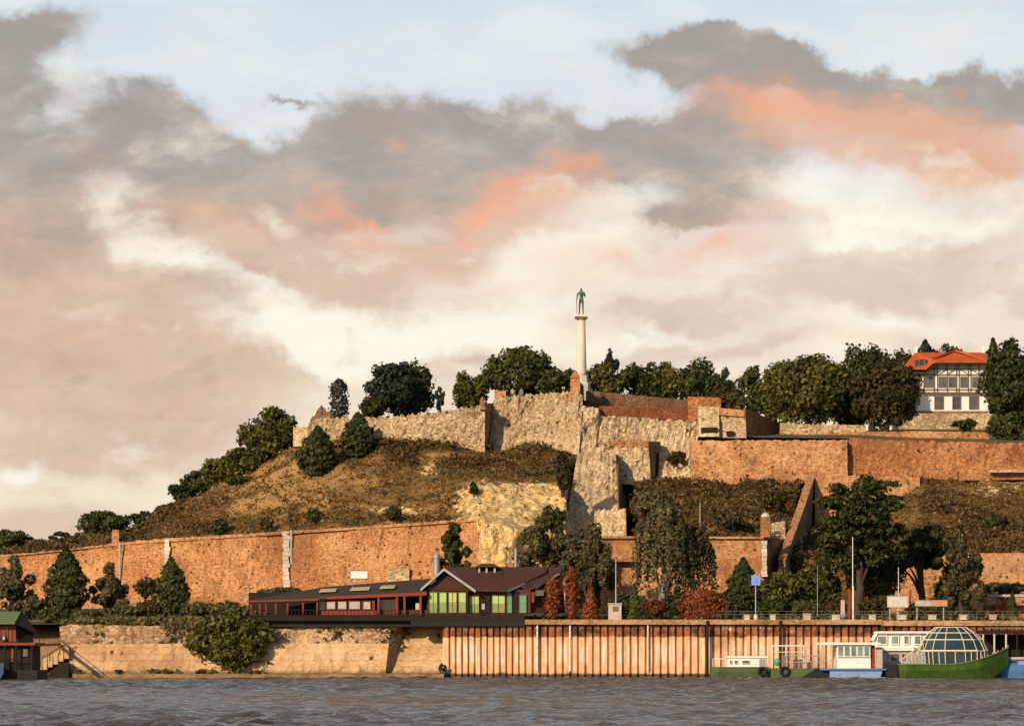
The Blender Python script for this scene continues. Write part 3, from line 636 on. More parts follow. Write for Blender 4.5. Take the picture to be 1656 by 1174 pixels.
mbs.poly([rt[0] + Vector((.35, 0, 7 - rt[0].z)), rt[0], lf[0], Vector((lf[0].x - .3, lf[0].y, 7))]); mbs.poly([Vector((rt[-1].x + .35, rt[-1].y, 7)), Vector((lf[-1].x - .3, lf[-1].y, 7)), lf[-1], rt[-1]])
mbs.build('wall', 'stone_brown', ST)
mc = MB()
for k in range(14):
    a, b, c2, d2 = rt[k], rt[k + 1], lf[k + 1], lf[k]; up = Vector((0, 0, .16))
    ex = Vector((.12, 0, 0))
    mc.hexa([a + ex, b + ex, c2 - ex, d2 - ex], [a + up + ex, b + up + ex, c2 + up - ex, d2 + up - ex])
mc.build('coping', 'brick_plain', ST)
MB().pb(1285, 1296, 868, 892, 458, 2.5).build('step_block', 'white', ST)
wthing('stub_wall', 'sunlit cream brick stub just behind the gate pillar', 'wall', 'stone_pale', [(1248, 845, 451), (1270, 842, 452)], [(1246, 872, 449), (1270, 876, 449)], 1.4, 4, 4, .1, .06, 73)

# upper brick wall on the right
UW = thing('brick_wall', 'long upper brick wall below the big trees and the half-timbered house', 'wall', P(1430, 775, 480))
wall([(1116, 712, 484), (1370, 711, 481)], [(1118, 784, 482), (1371, 780, 479)], 2.5, 4, 10, .14, .12, 81).build('wall', 'brick_plain', UW)
wall([(1370.3, 708, 482.4), (1500, 713, 482), (1980, 723, 482)], [(1371, 780, 480.6), (1980, 770, 480)], 2.5, 4, 10, .16, .14, 82).build('wall', 'brick_red', UW)
wall([(1600, 759, 479.6), (1980, 756, 479.4)], [(1600, 764, 479.4), (1980, 762, 479.3)], .7, 8, 1, .06, .1, 85).build('ledge', 'stone_pale', UW)
CF = thing('brick_counterfort', 'sunlit orange brick counterfort jutting from the upper wall behind the tall cedar', 'wall', P(1440, 870, 470))
wall([(1318, 768, 476), (1412, 769, 475.5), (1487, 772, 475)], [(1318, 870, 470), (1489, 812, 473)], 4, 5, 10, .1, .08, 91).build('wall', 'brick_plain', CF)
wall([(1440, 810, 472), (1478, 812, 471.6)], [(1440, 868, 470), (1476, 856, 469.6)], 3, 5, 6, .1, .05, 92).build('spur', 'brick_plain', CF)
wthing('brick_wall', 'low sunlit brick wall at the right edge, beyond the dark poplar', 'wall', 'brick_plain', [(1440, 896, 441), (1600, 894, 440), (1980, 894, 440)], [(1440, 1004, 438), (1980, 1004, 438)], 2, 5, 8, .08, .03, 95)
wthing('terrace_wall', 'pale stone retaining wall under the spreading trunk of the big round tree', 'wall', 'stone_pale', [(1262, 684, 503), (1300, 686, 502), (1400, 687, 501)], [(1262, 714, 503), (1400, 714, 501)], 1.5, 5, 4, .15, .1, 97)
wthing('terrace_wall', 'thin orange terrace wall running along below the half-timbered house', 'wall', 'brick_plain', [(1340, 699, 499), (1480, 697, 498), (1600, 699, 497)], [(1340, 720, 499), (1600, 720, 497)], 1, 6, 3, .1, .06, 98)
wthing('house_terrace', 'cream stone terrace base under the half-timbered house', 'wall', 'stone_pale', [(1462, 668, 530), (1606, 669, 530)], [(1462, 704, 529), (1606, 704, 529)], 18, 6, 4, .12, .05, 99)
# ------------------------------------------------------------------ the quay
QW = thing('river_wall', 'pale sloping masonry river wall below the dark veranda, streaked and dirty', 'wall', P(370, 1092, 399))
wall([(112, 1041, 400.2), (431, 1040, 400.2), (629, 1040, 400.2)], [(112, 1098, 398.8), (622, 1098, 398.8)], 2, 5, 8, .09, .03, 101).build('lower_course', 'quay', QW)
wall([(96, 1012, 401.4), (112, 1009, 401.2), (250, 1011, 401.2), (431, 1011, 401.2), (632.5, 1011, 401.2)], [(99, 1044, 400.9), (629, 1044, 400.7)], 2, 5, 6, .16, .12, 102).build('upper_course', 'quay_rough', QW)
MB().hexa([P(622.2, 1098, 398.9), P(626, 1098, 404), P(624, 1098, 406), P(620, 1098, 401)], [P(632.7, 1010, 401.3), P(668, 1010, 405.4), P(664, 1010, 407), P(630, 1010, 403)]).build('return_face', 'quay_rough', QW)
wall([(664, 1010, 404.2), (722, 1010, 404)], [(622, 1098, 399.6), (722, 1098, 399.2)], 2, 5, 10, .07, .02, 103).build('sloped_panel', 'quay', QW)
LG = MB()
rows = []
for k, (dy, z) in enumerate(((397.4, -.4), (397.5, .38), (398.9, .5))):
    rows.append([Vector((XX(px, 398), dy + .25 * mn.noise(Vector((px * .05, k, 0))), z + (.12 * mn.noise(Vector((px * .09, k * 3, 5))) if k else 0))) for px in range(118, 720, 6)])
LG.grid(rows)
tag(LG.build('shore_ledge', 'earth'), kind='structure')
STP = thing('stone_steps', 'flight of stone steps slanting down the bank to the water beside the red houseboat', 'steps', P(95, 1090, 399))
m = MB()
for k in range(9):
    a = P(112 - k * 8.5, 1045 + k * 4.6, 400.5); m.box(a.x - .6, a.x + .12, 399.0 - k * .12, 402.4, a.z - 1.3, a.z)
m.build('tread', 'quay', STP)
m = MB(); m.tube([P(112, 1037, 399.1), P(48, 1075, 398)], .05, 6)
for k in range(5):
    a = P(112 - k * 16, 1037 + k * 9.5, 399.1 - k * .28); m.tube([a, a - Vector((0, 0, .75))], .035, 5)
m.build('handrail', 'redwood', STP)
tag(MB().prism([P(72, 1096, 397.9), P(111, 1096, 397.9), P(111, 1070, 397.9), P(96, 1072, 397.9)], (0, 1.2, 0)).build('boat_ramp_shadow', 'darkwood'), 'dark wedge for the boat ramp shadow at the foot of the bank by the steps', 'ramp')  # solid dark wedge drawn in place of the boat ramp's shadow

SP = thing('sheet_pile_wall', 'rusty corrugated steel sheet pile quay wall with pale streaked ribs', 'quay wall', P(1150, 1095, 399))
m = MB(); x = XX(716, 399.5); xe = XX(1950, 399.5); z0, z1 = -1.5, ZZ(1011, 399.5); prof = []
k = 0
while x < xe:
    pw = .68 if x < XX(840, 399.5) else .81
    prof += [(x, 399.72), (x + pw * .16, 399.72), (x + pw * .26, 399.34), (x + pw * .9, 399.34)]; x += pw; k += 1
zs = [z0, .4, 1.5, 3, 4.4, z1]
m.grid([[Vector((a, b, z)) for a, b in prof] for z in zs]); m.build('piling', 'pile', SP)
MB().box(XX(849, 399), XX(1426, 399), 398.85, 400.35, ZZ(1009.5, 399), ZZ(1001.5, 399)).build('cap_beam', 'concrete', SP)
MB().box(XX(1426.5, 398), XX(1950, 398), 399.0, 400.35, ZZ(1011.5, 399), ZZ(1003, 399)).build('cap_beam', 'concrete', SP)
m = MB()
for px in (1144, 1262): MB().tube([P(px, 1097, 398.7), P(px, 1003, 398.7)], .15, 8).build('fender_pile', 'darkwood', SP)
for px in (869, 922, 1048): MB().tube([P(px, 1085, 399.1), P(px, 1011, 399.1)], .1, 8).build('drainpipe', 'quoin', SP)
PR = thing('timber_jetty', 'dark timber jetty on pale posts behind the green domed boat', 'jetty', P(1640, 1095, 396))
MB().box(XX(1584, 396), XX(1730, 396), 395.2, 398.6, ZZ(1024, 396), ZZ(1019, 396)).build('deck', 'darkwood', PR)
for px in (1590, 1608, 1627, 1645, 1662, 1690):
    MB().tube([P(px, 1100, 395.4), P(px, 1021, 395.4)], .1, 6).build('post', 'cream' if px < 1640 else 'darkwood', PR)
MB().box(XX(1588, 398.4), XX(1725, 398.4), 398.35, 398.5, ZZ(1060, 398.4), ZZ(1026, 398.4)).build('shadow_backing', 'darkwood', PR)  # dark sheet stands in for the shadow behind the jetty
MB().tube([P(1592, 1008, 396), P(1720, 1010, 396)], .06, 6).tube([P(1592, 1015, 396), P(1720, 1016, 396)], .05, 6).build('rail', 'grey', PR)

# ------------------------------------------------------------------ windows
def window(parent, px0, px1, py0, py1, Y, pane, frame='timber', nv=1, nh=1, fw=.07, name='window', lab=None):
    x0, x1, z0, z1 = XX(px0, Y), XX(px1, Y), ZZ(py1, Y), ZZ(py0, Y); m = MB()
    m.box(x0, x0 + fw, Y - .09, Y + .05, z0, z1).box(x1 - fw, x1, Y - .09, Y + .05, z0, z1)
    m.box(x0 + fw, x1 - fw, Y - .085, Y + .05, z0, z0 + fw).box(x0 + fw, x1 - fw, Y - .085, Y + .05, z1 - fw, z1)
    for k in range(1, nv): c = x0 + (x1 - x0) * k / nv; m.box(c - fw * .4, c + fw * .4, Y - .075, Y + .04, z0 + fw, z1 - fw)
    for k in range(1, nh): c = z0 + (z1 - z0) * k / nh; m.box(x0 + fw, x1 - fw, Y - .065, Y + .03, c - fw * .35, c + fw * .35)
    f = m.build(name, frame, parent)
    if pane == 'lime':
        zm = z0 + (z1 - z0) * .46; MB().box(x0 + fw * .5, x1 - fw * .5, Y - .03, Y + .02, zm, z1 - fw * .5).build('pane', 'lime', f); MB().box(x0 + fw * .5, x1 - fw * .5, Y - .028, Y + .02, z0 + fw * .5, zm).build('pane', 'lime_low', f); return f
    MB().box(x0 + fw * .5, x1 - fw * .5, Y - .03, Y + .02, z0 + fw * .5, z1 - fw * .5).build('pane', pane, f)
    return f

# ------------------------------------------------------------------ riverside restaurant
RE = thing('restaurant', 'low dark brown riverside restaurant with lime green windows and a long veranda', 'restaurant', P(660, 1000, 404))
Y = 401.6
MB().pb(690, 858, 953, 991, Y + .8, 7).build('wall', 'maroon', RE)
MB().pb(692, 757, 951, 991, Y, .79).build('bay_wall', 'maroon', RE)
MB().prism([P(690, 950.7, Y - .02), P(759, 950.7, Y - .02), P(718, 927, Y - .02)], (0, .5, 0)).build('gable_board', 'roofbrown', RE)
m = MB()                                                       # front gable roof running back into the main roof
ap0, ap1 = P(718, 921.5, 400.9), P(718, 921.5, 407.5)
l0, r0 = P(680, 955, 400.9), P(769, 957, 400.9)
l1, r1 = l0 + Vector((0, 6.6, 0)), r0 + Vector((0, 6.6, 0)); ap1 = ap0 + Vector((0, 6.6, 0))
up = Vector((0, 0, .18))
m.hexa([l0, ap0, ap1, l1], [l0 + up, ap0 + up, ap1 + up, l1 + up]); m.hexa([ap0 + Vector((.01, 0, 0)), r0, r1, ap1], [ap0 + up + Vector((.01, 0, 0)), r0 + up, r1 + up, ap1 + up])
m.build('roof', 'roofbrown', RE)
m = MB()
for a, b in ((l0, ap0), (ap0, r0)):
    o = Vector((0, -.12, -.08)); m.hexa([a + o, b + o, b + o + Vector((0, .1, 0)), a + o + Vector((0, .1, 0))], [a + o + Vector((0, 0, .3)), b + o + Vector((0, 0, .3)), b + o + Vector((0, .1, .3)), a + o + Vector((0, .1, .3))])
m.build('barge_board', 'lgrey', RE)
m = MB()                                                       # main roof: front slope with slanted right end, back slope
a, b, c2, d2 = P(700, 954, 401.4), P(822, 957, 401.4), P(884, 927, 405.6), P(712, 919.5, 406.6)
m.hexa([a, b, c2, d2], [v + up for v in (a, b, c2, d2)])
e0, e1 = P(885, 919, 406.8), P(712, 919, 406.7)
m.hexa([e1, e0, Vector((e0.x, 411.5, 9.4)), Vector((e1.x, 411.5, 9.4))], [v + up for v in (e1, e0, Vector((e0.x, 411.5, 9.4)), Vector((e1.x, 411.5, 9.4)))])
m.hexa([d2, c2, e0, e1], [v + up for v in (d2, c2, e0, e1)])
main_roof = m.build('roof', 'roofbrown', RE)
m = MB(); a, b, c2, d2 = P(853, 955, 402.6), P(868, 950.5, 402.6), P(911, 919, 407.2), P(884, 919.5, 407.2); a2 = P(836, 945, 402.9)
m.hexa([a2, a, b, c2, d2], [v + up for v in (a2, a, b, c2, d2)]); m.build('roof', 'roofbrown', RE)
m = MB()
for a, b in ((P(821, 957.5, 401.2), P(868, 937, 404.6)), (P(867, 952.5, 402.3), P(912, 920, 407.0))):
    m.hexa([a, b, b + Vector((0, .12, 0)), a + Vector((0, .12, 0))], [v + Vector((0, 0, .24)) for v in (a, b, b + Vector((0, .12, 0)), a + Vector((0, .12, 0)))])
m.build('barge_board', 'lgrey', RE)
MB().hexa([P(858, 991, 402.7), P(914, 991, 405), P(914, 991, 410), P(858, 991, 410)], [P(858, 957, 402.7), P(910, 926, 407.0), P(910, 926, 410), P(858, 951, 410)]).build('wing_wall', 'maroon', RE)
for p0, p1 in ((693.5, 707.5), (709.5, 722.5)): window(RE, p0, p1, 957, 991, Y - .1, 'lime', 'timber', 2 if p0 < 700 else 1, 2)
for p0, p1 in ((724.5, 739), (740.5, 754)): window(RE, p0, p1, 957, 991, Y - .1, 'lime', 'redwood', 2 if p0 < 730 else 1, 2)
window(RE, 758.5, 775, 963, 991, Y + .7, 'lime', 'redwood', 2, 2)
dr = MB().pb(777, 793, 961, 991, Y + .62, .1).build('door', 'darkwood', RE); MB().pb(779, 784, 976, 985, Y + .55, .06).build('sign', 'curtain', dr)
window(RE, 795, 817, 961, 991, Y + .7, 'lime', 'redwood', 2, 2)
window(RE, 819.5, 828, 958, 991, Y + .7, 'teal', 'timber', 1, 2)
MB().pb(830, 838, 956, 991, Y + .55, .24).build('pillar', 'darkwood', RE)
window(RE, 839, 851.5, 961, 991, Y + .7, 'teal', 'timber', 1, 2)
MB().pb(854, 864, 957, 974, Y + .98, .1).build('red_board', 'redwood', RE)
window(RE, 866, 879, 954, 963, 402.7, 'glass_grey', 'timber', 2)
MB().box(XX(430, 400.3), XX(848, 400.3), 399.9, 411.5, ZZ(1003.5, 400), ZZ(996.5, 400)).build('deck', 'darkwood', RE)
MB().box(XX(432, 400.3), XX(664, 400.3), 400.6, 401.1, ZZ(1013, 400), ZZ(1003.8, 400)).box(XX(664.5, 399), XX(848, 399), 399.0, 400.35, ZZ(1012.5, 399), ZZ(1003.8, 399)).build('deck_edge', 'black', RE)
m = MB(); m.box(XX(662, 400.2), XX(850, 400.2), 400.05, 400.13, ZZ(993, 400), ZZ(991.6, 400))
for px in range(664, 852, 9): m.pb(px, px + 1, 991.8, 996.4, 400.1, .06)
m.pb(664, 850, 994, 996.2, 400.2, .05); m.build('railing', 'darkwood', RE)
ch = P(706, 930, 406); MB().lathe(ch, [(.34, 0), (.34, 1.9), (.42, 1.9), (.42, 2.2), (.3, 2.35)], 12).build('chimney', 'grey', RE)
cp = P(834, 924, 407.2); fl = MB().tube([cp, cp + Vector((0, 0, 2.55))], .13, 10).build('flue', 'lgrey', RE); MB().lathe(cp + Vector((0, 0, 2.56)), [(.2, 0), (.2, .25), (.05, .38)], 10).build('flue_cap', 'redwood', fl)
cv = MB(); q0, q1 = XX(768, 406), XX(808, 406)
cv.hexa([(q0, 405, ZZ(917, 406)), (q1, 405, ZZ(917, 406)), (q1, 407.5, ZZ(917, 406)), (q0, 407.5, ZZ(917, 406))], [(q0 + .7, 405.8, ZZ(911, 406)), (q1 - .7, 405.8, ZZ(911, 406)), (q1 - .7, 406.8, ZZ(911, 406)), (q0 + .7, 406.8, ZZ(911, 406))])
cupola = cv.build('cupola', 'maroon', RE)
m = MB()
for px in (775, 787, 800):
    for yy in (405.3, 407.1): MB().box(XX(px, 406) - .1, XX(px, 406) + .1, yy, yy + .2, ZZ(928, 406), ZZ(917.2, 406)).build('cupola_post', 'lgrey', cupola)
# veranda wing
m = MB(); zt = Vector((0, 0, .14))
a, b, c2, d2 = P(399, 973, 400.6), P(528, 968.5, 400.6), P(528, 950, 405.4), P(440, 966.5, 405.4)
m.hexa([a, b, c2, d2], [v + zt for v in (a, b, c2, d2)])
a, b, c2, d2 = P(516, 966, 400.9), P(690, 957.5, 400.9), P(700, 937, 406.5), P(520, 951, 406.5)
m.hexa([a, b, c2, d2], [v + zt for v in (a, b, c2, d2)])
vroof = m.build('veranda_roof', 'roofgrey', RE)
m = MB()
for p0, p1, q in ((516, 543, 958), (566, 597, 955.5), (614, 638, 952.5)):
    a, b = P(p0, q + 2.5, 402.2), P(p1, q + 1.5, 402.2); c2, d2 = P(p1 + 2, q - 2.5, 403.6), P(p0 + 3, q - 1.5, 403.6)
    o = Vector((0, -.2, .2)); MB().hexa([v + o for v in (a, b, c2, d2)], [v + o + Vector((0, 0, .1)) for v in (a, b, c2, d2)]).build('skylight', 'yellow', vroof)
m = MB(); m.hexa([P(400, 973.5, 400.5), P(516, 970.5, 400.5), P(516, 970.5, 400.7), P(400, 973.5, 400.7)], [P(400, 971, 400.5), P(516, 967.6, 400.5), P(516, 967.6, 400.7), P(400, 971, 400.7)])
m.hexa([P(514, 969.5, 400.7), P(690, 962.5, 400.7), P(690, 962.5, 400.85), P(514, 969.5, 400.85)], [P(514, 965, 400.7), P(690, 957, 400.7), P(690, 957, 400.85), P(514, 965, 400.85)])
m.build('eave_beam', 'redwood', RE)
for px, y0 in ((406, 973), (420, 972.5), (430, 972), (446, 971.5), (465, 971), (490, 970), (513, 969.5)):
    MB().box(XX(px, 400.9) - .09, XX(px, 400.9) + .09, 400.8, 401.0, ZZ(996, 400.9), ZZ(y0, 400.9)).build('post', 'redwood', RE)
for px in (612, 642, 654, 680):
    MB().box(XX(px, 400.9) - .12, XX(px, 400.9) + .12, 400.78, 401.02, ZZ(996, 400.9), ZZ(963, 400.9)).build('post', 'redwood', RE)
MB().pb(516, 606, 970.5, 996, 401.3, .2).build('veranda_wall', 'redwood', RE)
for p0, p1 in ((527, 543), (545, 561), (563, 583), (586, 600)): window(RE, p0, p1, 971, 985.5, 401.2, 'curtain', 'maroon', 1, 1, .08)
window(RE, 515.5, 526, 971, 986, 401.2, 'glass_dark', 'maroon')
window(RE, 614, 641, 969, 985, 401.3, 'glass_dark', 'redwood', 2)
MB().pb(606.5, 692, 985.6, 996.4, 401.3, .2).build('veranda_parapet', 'maroon', RE)
MB().pb(402, 692, 958, 996.4, 407.5, .2).build('back_wall', 'darkwood', RE)
m = MB(); m.box(XX(404, 400.2), XX(662, 400.2), 400.05, 400.12, ZZ(986.5, 400), ZZ(985.4, 400))
for px in range(405, 662, 6): m.pb(px, px + 1.0, 986.6, 996.4, 400.1, .06)
m.pb(404, 662, 994, 996.3, 400.2, .05); m.build('railing', 'darkwood', RE)
MB().pb(672, 680, 975, 985.5, 401.0, .25).build('menu_board', 'pink', RE)
m = MB()
for px in (434, 520, 600, 655): MB().pb(px, px + 4, 1003.8, 1013, 402, .3).build('joist', 'darkwood', RE)
MB().box(XX(402, 401), XX(431, 401), 400.2, 408, ZZ(1001, 401), ZZ(996.6, 401)).build('deck_end', 'darkwood', RE)
sg = thing('rooftop_sign', 'small blank white signboard standing on the veranda roof', 'sign', P(580, 949, 405.6))
MB().pb(567, 594, 923, 935, 405.5, .15).build('board', 'white', sg); MB().pb(566, 595, 921.8, 922.9, 405.45, .25).pb(566, 595, 935.1, 936.3, 405.45, .25).build('frame', 'timber', sg)
m = MB()
for px in (570, 591): MB().tube([P(px, 951, 405.75), P(px, 924, 405.75)], .05, 6).build('post', 'grey', sg)

# ------------------------------------------------------------------ red houseboat at the left edge
HB = thing('houseboat', 'dark two-storey wooden houseboat with a green roof and red trim at the left edge', 'houseboat', P(10, 1094, 372))
MB().box(XX(-75, 372), XX(62, 372), 371, 379.5, -.4, ZZ(1083, 372)).build('pontoon', 'black', HB)
MB().box(XX(-70, 372), XX(52, 372), 372.2, 378.5, ZZ(1082.8, 372), ZZ(1043.2, 372)).build('lower_wall', 'darkwood', HB)
MB().box(XX(-74, 372), XX(58, 372), 371.4, 379.2, ZZ(1043, 372), ZZ(1039, 372)).build('gallery_floor', 'redwood', HB)
MB().box(XX(-70, 372), XX(25.5, 372), 372.4, 378.4, ZZ(1038.8, 372), ZZ(1009, 372)).build('upper_wall', 'maroon', HB)
m = MB(); e = [P(-78, 1009.5, 371), P(22, 1009.5, 371), P(62, 1026, 373.2), P(33, 990.5, 375.2), P(-70, 990.5, 375.2)]
rf = MB(); zt = Vector((0, 0, .16)); q = [P(-78, 1009, 371.2), P(24, 1009, 371.2), P(34, 991, 375.2), P(-72, 991, 375.2)]
rf.hexa(q, [v + zt for v in q]); rf.build('roof', 'roofgreen', HB)
b0 = [P(24.4, 1009, 371.2), P(52, 1012, 373), P(63, 1026, 377), P(34.4, 991, 375.2)]
MB().hexa([P(26, 1038.8, 372.2), P(54, 1038.8, 373.4), P(54, 1038.8, 378.6), P(26, 1038.8, 378)], [P(25, 1009.4, 371.6), P(53, 1020, 373.4), P(53, 1018, 378.6), P(32, 996, 376)]).build('end_wall', 'darkwood', HB)  # shade of this end is put into its dark colour
q = [P(24.5, 1009, 371.2), P(62, 1026, 372.8), P(62, 1026, 378.6), P(34.5, 990.5, 375.4)]
MB().hexa(q, [v + zt for v in q]).build('hipped_end', 'darkwood', HB)
for k, px in enumerate((-30, -14, 2, 14, 21)): MB().pb(px, px + (6 if k % 2 else 8), 1011, 1037, 372.25, .12).build('shutter', 'redwood', HB)
for p0, p1 in ((-8, 1.5), (9, 13.5)): window(HB, p0, p1, 1012, 1033, 372.3, 'glass_grey', 'maroon')
window(HB, 2.5, 9, 1027, 1035, 372.1, 'curtain', 'maroon')
window(HB, 36, 46, 1048, 1062, 372.15, 'glass_grey', 'black')
MB().pb(16, 22, 1047, 1070, 372.1, .08).build('door', 'redwood', HB)
m = MB()
for px in (-20, 8, 26, 52): MB().tube([P(px, 1083, 371.5), P(px, 1043, 371.5)], .09, 6).build('post', 'darkwood', HB)
m = MB(); m.tube([P(-70, 1066, 371.4), P(54, 1066, 371.4)], .05, 6)
for px in range(-68, 56, 8): m.tube([P(px, 1083, 371.4), P(px, 1066, 371.4)], .03, 5)
m.build('railing', 'darkwood', HB)
GW = thing('gangway', 'narrow red-railed gangway from the dark houseboat to the bank', 'gangway', P(75, 1044, 374))
MB().hexa([P(55, 1045, 373), P(94, 1043.5, 402), P(98, 1043.5, 402), P(62, 1045, 373)], [P(55, 1041, 373), P(94, 1039.5, 402), P(98, 1039.5, 402), P(62, 1041, 373)]).build('walkway', 'brick_plain', GW)
m = MB().tube([P(56, 1032, 373), P(94, 1031, 402)], .05, 6)
for k in range(6):
    a = P(56, 1032, 373).lerp(P(94, 1031, 402), k / 5); m.tube([a, a - Vector((0, 0, .6))], .03, 5)
m.build('rail', 'redwood', GW)

# ------------------------------------------------------------------ boats
def hull(px0, px1, Y, w, ztop, bow=0, stern_in=.3, n=22, rise=None, zbot=-.35, flare=.75):
    """hull as lofted sections from stern (px0) to bow (px1); bow = length in m over which it narrows"""
    x0, x1 = XX(px0, Y), XX(px1, Y); rows = []
    for i in range(n + 1):
        t = i / n; x = x0 + (x1 - x0) * t; zt = ztop + (rise(t) if rise else 0)
        k = 1.0
        if bow and x > x1 - bow: k = max(.04, 1 - ((x - (x1 - bow)) / bow) ** 2.0)
        if x < x0 + 1 and stern_in: k *= 1 - stern_in * (1 - (x - x0)) ** 2
        hw = w / 2 * k; lift = 0
        if bow and x > x1 - bow: lift = (zt - zbot) * .5 * ((x - (x1 - bow)) / bow) ** 3
        zb = zbot + lift
        rows.append([(x, Y - hw, zt), (x, Y - hw * (.97), zt - (zt - zb) * .35), (x, Y - hw * flare, zb + .12), (x, Y, zb), (x, Y + hw * flare, zb + .12), (x, Y + hw, zt)])
    m = MB(); m.grid(rows); m.grid([[r[0] for r in rows], [r[-1] for r in rows]])
    m.poly(rows[0]); m.poly(rows[-1][::-1]); return m, rows
def tyre(px, py, Y, parent, r=.38):
    c = P(px, py, Y); m = MB(); pts = [c + Vector((r * math.cos(a), 0, r * math.sin(a))) for a in [2 * math.pi * k / 12 for k in range(13)]]
    return m.tube(pts, .14, 7, False).build('tyre_fender', 'black', parent)

LA = thing('motor_launch', 'small white cabin launch with a dull green hull, moored left of the pontoon', 'boat', P(1195, 1094, 392))
m, rw = hull(1243, 1149, 392, 2.6, ZZ(1078, 392), 0, .2); rw = None
m, rw = hull(1149, 1243, 392, 2.6, ZZ(1078, 392), 0, .5); m.build('hull', 'dkgreen', LA)
MB().pb(1176, 1239, 1063.5, 1077.8, 390.9, 2.1).build('cabin', 'white', LA)
MB().pb(1174, 1241, 1060.5, 1063.3, 390.75, 2.4).build('cabin_roof', 'white', LA)
for p0, p1 in ((1180, 1184), (1187.5, 1192.5), (1200, 1212)): window(LA, p0, p1, 1067, 1073, 390.85, 'glass_grey', 'white', 1, 1, .04)
MB().pb(1228, 1237, 1065, 1077.6, 390.8, .09).build('door', 'grey', LA)
m = MB()
for px in (1153, 1164, 1174): m.tube([P(px, 1078, 390.9), P(px, 1065, 390.9)], .04, 5)
m.tube([P(1153, 1065, 390.9), P(1174, 1065, 390.9)], .05, 5); m.build('rail', 'white', LA); tyre(1233, 1085, 390.4, LA)
PT = thing('pontoon', 'low green work pontoon with a white pipe gantry and railings', 'pontoon', P(1285, 1094, 392))
MB().box(XX(1245, 392), XX(1327, 392), 390.6, 393.6, -.3, ZZ(1080, 392)).build('hull', 'dkgreen', PT)
m = MB()
for px in (1249, 1300, 1271): m.tube([P(px, 1080, 391), P(px, 1044, 391)], .055, 6)
m.tube([P(1247, 1044, 391), P(1302, 1044, 391)], .07, 6); m.tube([P(1249, 1054, 391), P(1300, 1054, 391)], .035, 6)
for px in (1249, 1300): m.tube([P(px, 1080, 393.2), P(px, 1044, 393.2), P(px, 1044, 391)], .05, 6)
m.build('gantry', 'white', PT)
m = MB(); m.tube([P(1268, 1060, 390.7), P(1326, 1060, 390.7)], .05, 6).tube([P(1268, 1070, 390.7), P(1326, 1070, 390.7)], .04, 6)
for px in (1268, 1280, 1292, 1304, 1315, 1326): m.tube([P(px, 1080, 390.7), P(px, 1060, 390.7)], .04, 5)
m.build('railing', 'lgrey', PT); tyre(1269, 1085, 390.4, PT, .42); tyre(1322, 1086, 390.4, PT, .3)
MB().pb(1284, 1297, 1066, 1079.8, 391.6, 1).build('locker', 'timber', PT); MB().pb(1306, 1314, 1070, 1079.8, 391.9, .8).build('locker', 'timber', PT)
c = P(1257, 1070, 390.8); tag(MB().lathe(c - Vector((0, 0, .4)), [(.05, 0), (.27, .1), (.38, .4), (.27, .68), (.1, .78)], 12).build('mooring_buoy', 'buoy'), 'bright green round buoy hanging between the launch and the pontoon', 'buoy')
WB = thing('houseboat', 'white flat-roofed houseboat on a blue float with a row of pale windows', 'houseboat', P(1378, 1094, 390))
MB().box(XX(1340, 390), XX(1430, 390), 388.6, 393, -.3, ZZ(1083.5, 390)).build('float', 'ltblue', WB)
MB().box(XX(1325, 390), XX(1431, 390), 388.4, 393.2, ZZ(1083.2, 390), ZZ(1080.5, 390)).build('deck', 'blue', WB)
MB().prism([P(1298, 1095, 388.9), P(1340, 1095, 388.9), P(1340, 1083.4, 388.9), P(1318, 1083.4, 388.9)], (0, 3, 0)).build('prow', 'black', WB)
MB().pb(1353, 1408, 1042.5, 1080.2, 389.2, 3.4).build('cabin', 'white', WB)
for k in range(5):
    p0 = 1354.5 + k * 10.6; window(WB, p0, p0 + 10.2, 1044, 1062, 389.1, 'glass_teal', 'white', 1, 1, .08)
MB().box(XX(1326, 390), XX(1422, 390), 388.7, 393, ZZ(1042.3, 389), ZZ(1038.5, 389)).build('roof', 'white', WB)
m = MB()
for px in (1330, 1345): MB().tube([P(px, 1080.3, 389), P(px, 1042.5, 389)], .06, 6).build('porch_post', 'pink', WB)
MB().pb(1409, 1415, 1043, 1080.2, 389.4, .2).build('door', 'redwood', WB); MB().pb(1417, 1427, 1046, 1080.2, 389.6, .3).build('end_panel', 'curtain', WB)
m = MB().tube([P(1330, 1067, 388.9), P(1352, 1067, 388.9)], .04, 5)
for px in (1334, 1338, 1342, 1348): m.tube([P(px, 1080, 388.9), P(px, 1067, 388.9)], .03, 5)
m.build('railing', 'pink', WB)
CB = thing('cruise_boat', 'white two-deck cruise boat moored behind the green domed boat', 'boat', P(1455, 1094, 395))
m, rw = hull(1424, 1530, 395.2, 3.2, ZZ(1076, 395), 0, .4); m.build('hull', 'timber', CB)
MB().pb(1430, 1520, 1052, 1075.8, 394, 2.6).build('lower_cabin', 'lgrey', CB); MB().pb(1427, 1478, 1047.5, 1051.8, 393.7, 3.2).build('upper_deck', 'white', CB)
MB().hexa([P(1410, 1047.2, 394), P(1500, 1047.2, 394), P(1500, 1047.2, 396.6), P(1410, 1047.2, 396.6)], [P(1417, 1024, 394.1), P(1500, 1024, 394.1), P(1500, 1024, 396.5), P(1417, 1024, 396.5)]).build('upper_cabin', 'white', CB)
MB().hexa([P(1407, 1035, 393.7), P(1413, 1035, 393.7), P(1413, 1035, 396.9), P(1407, 1035, 396.9)], [P(1416, 1021, 393.7), P(1422, 1021, 393.7), P(1422, 1021, 396.9), P(1416, 1021, 396.9)]).build('windscreen_frame', 'white', CB)
MB().box(XX(1417, 394), XX(1503, 394), 393.6, 397, ZZ(1023.7, 394), ZZ(1020.5, 394)).build('roof', 'white', CB)
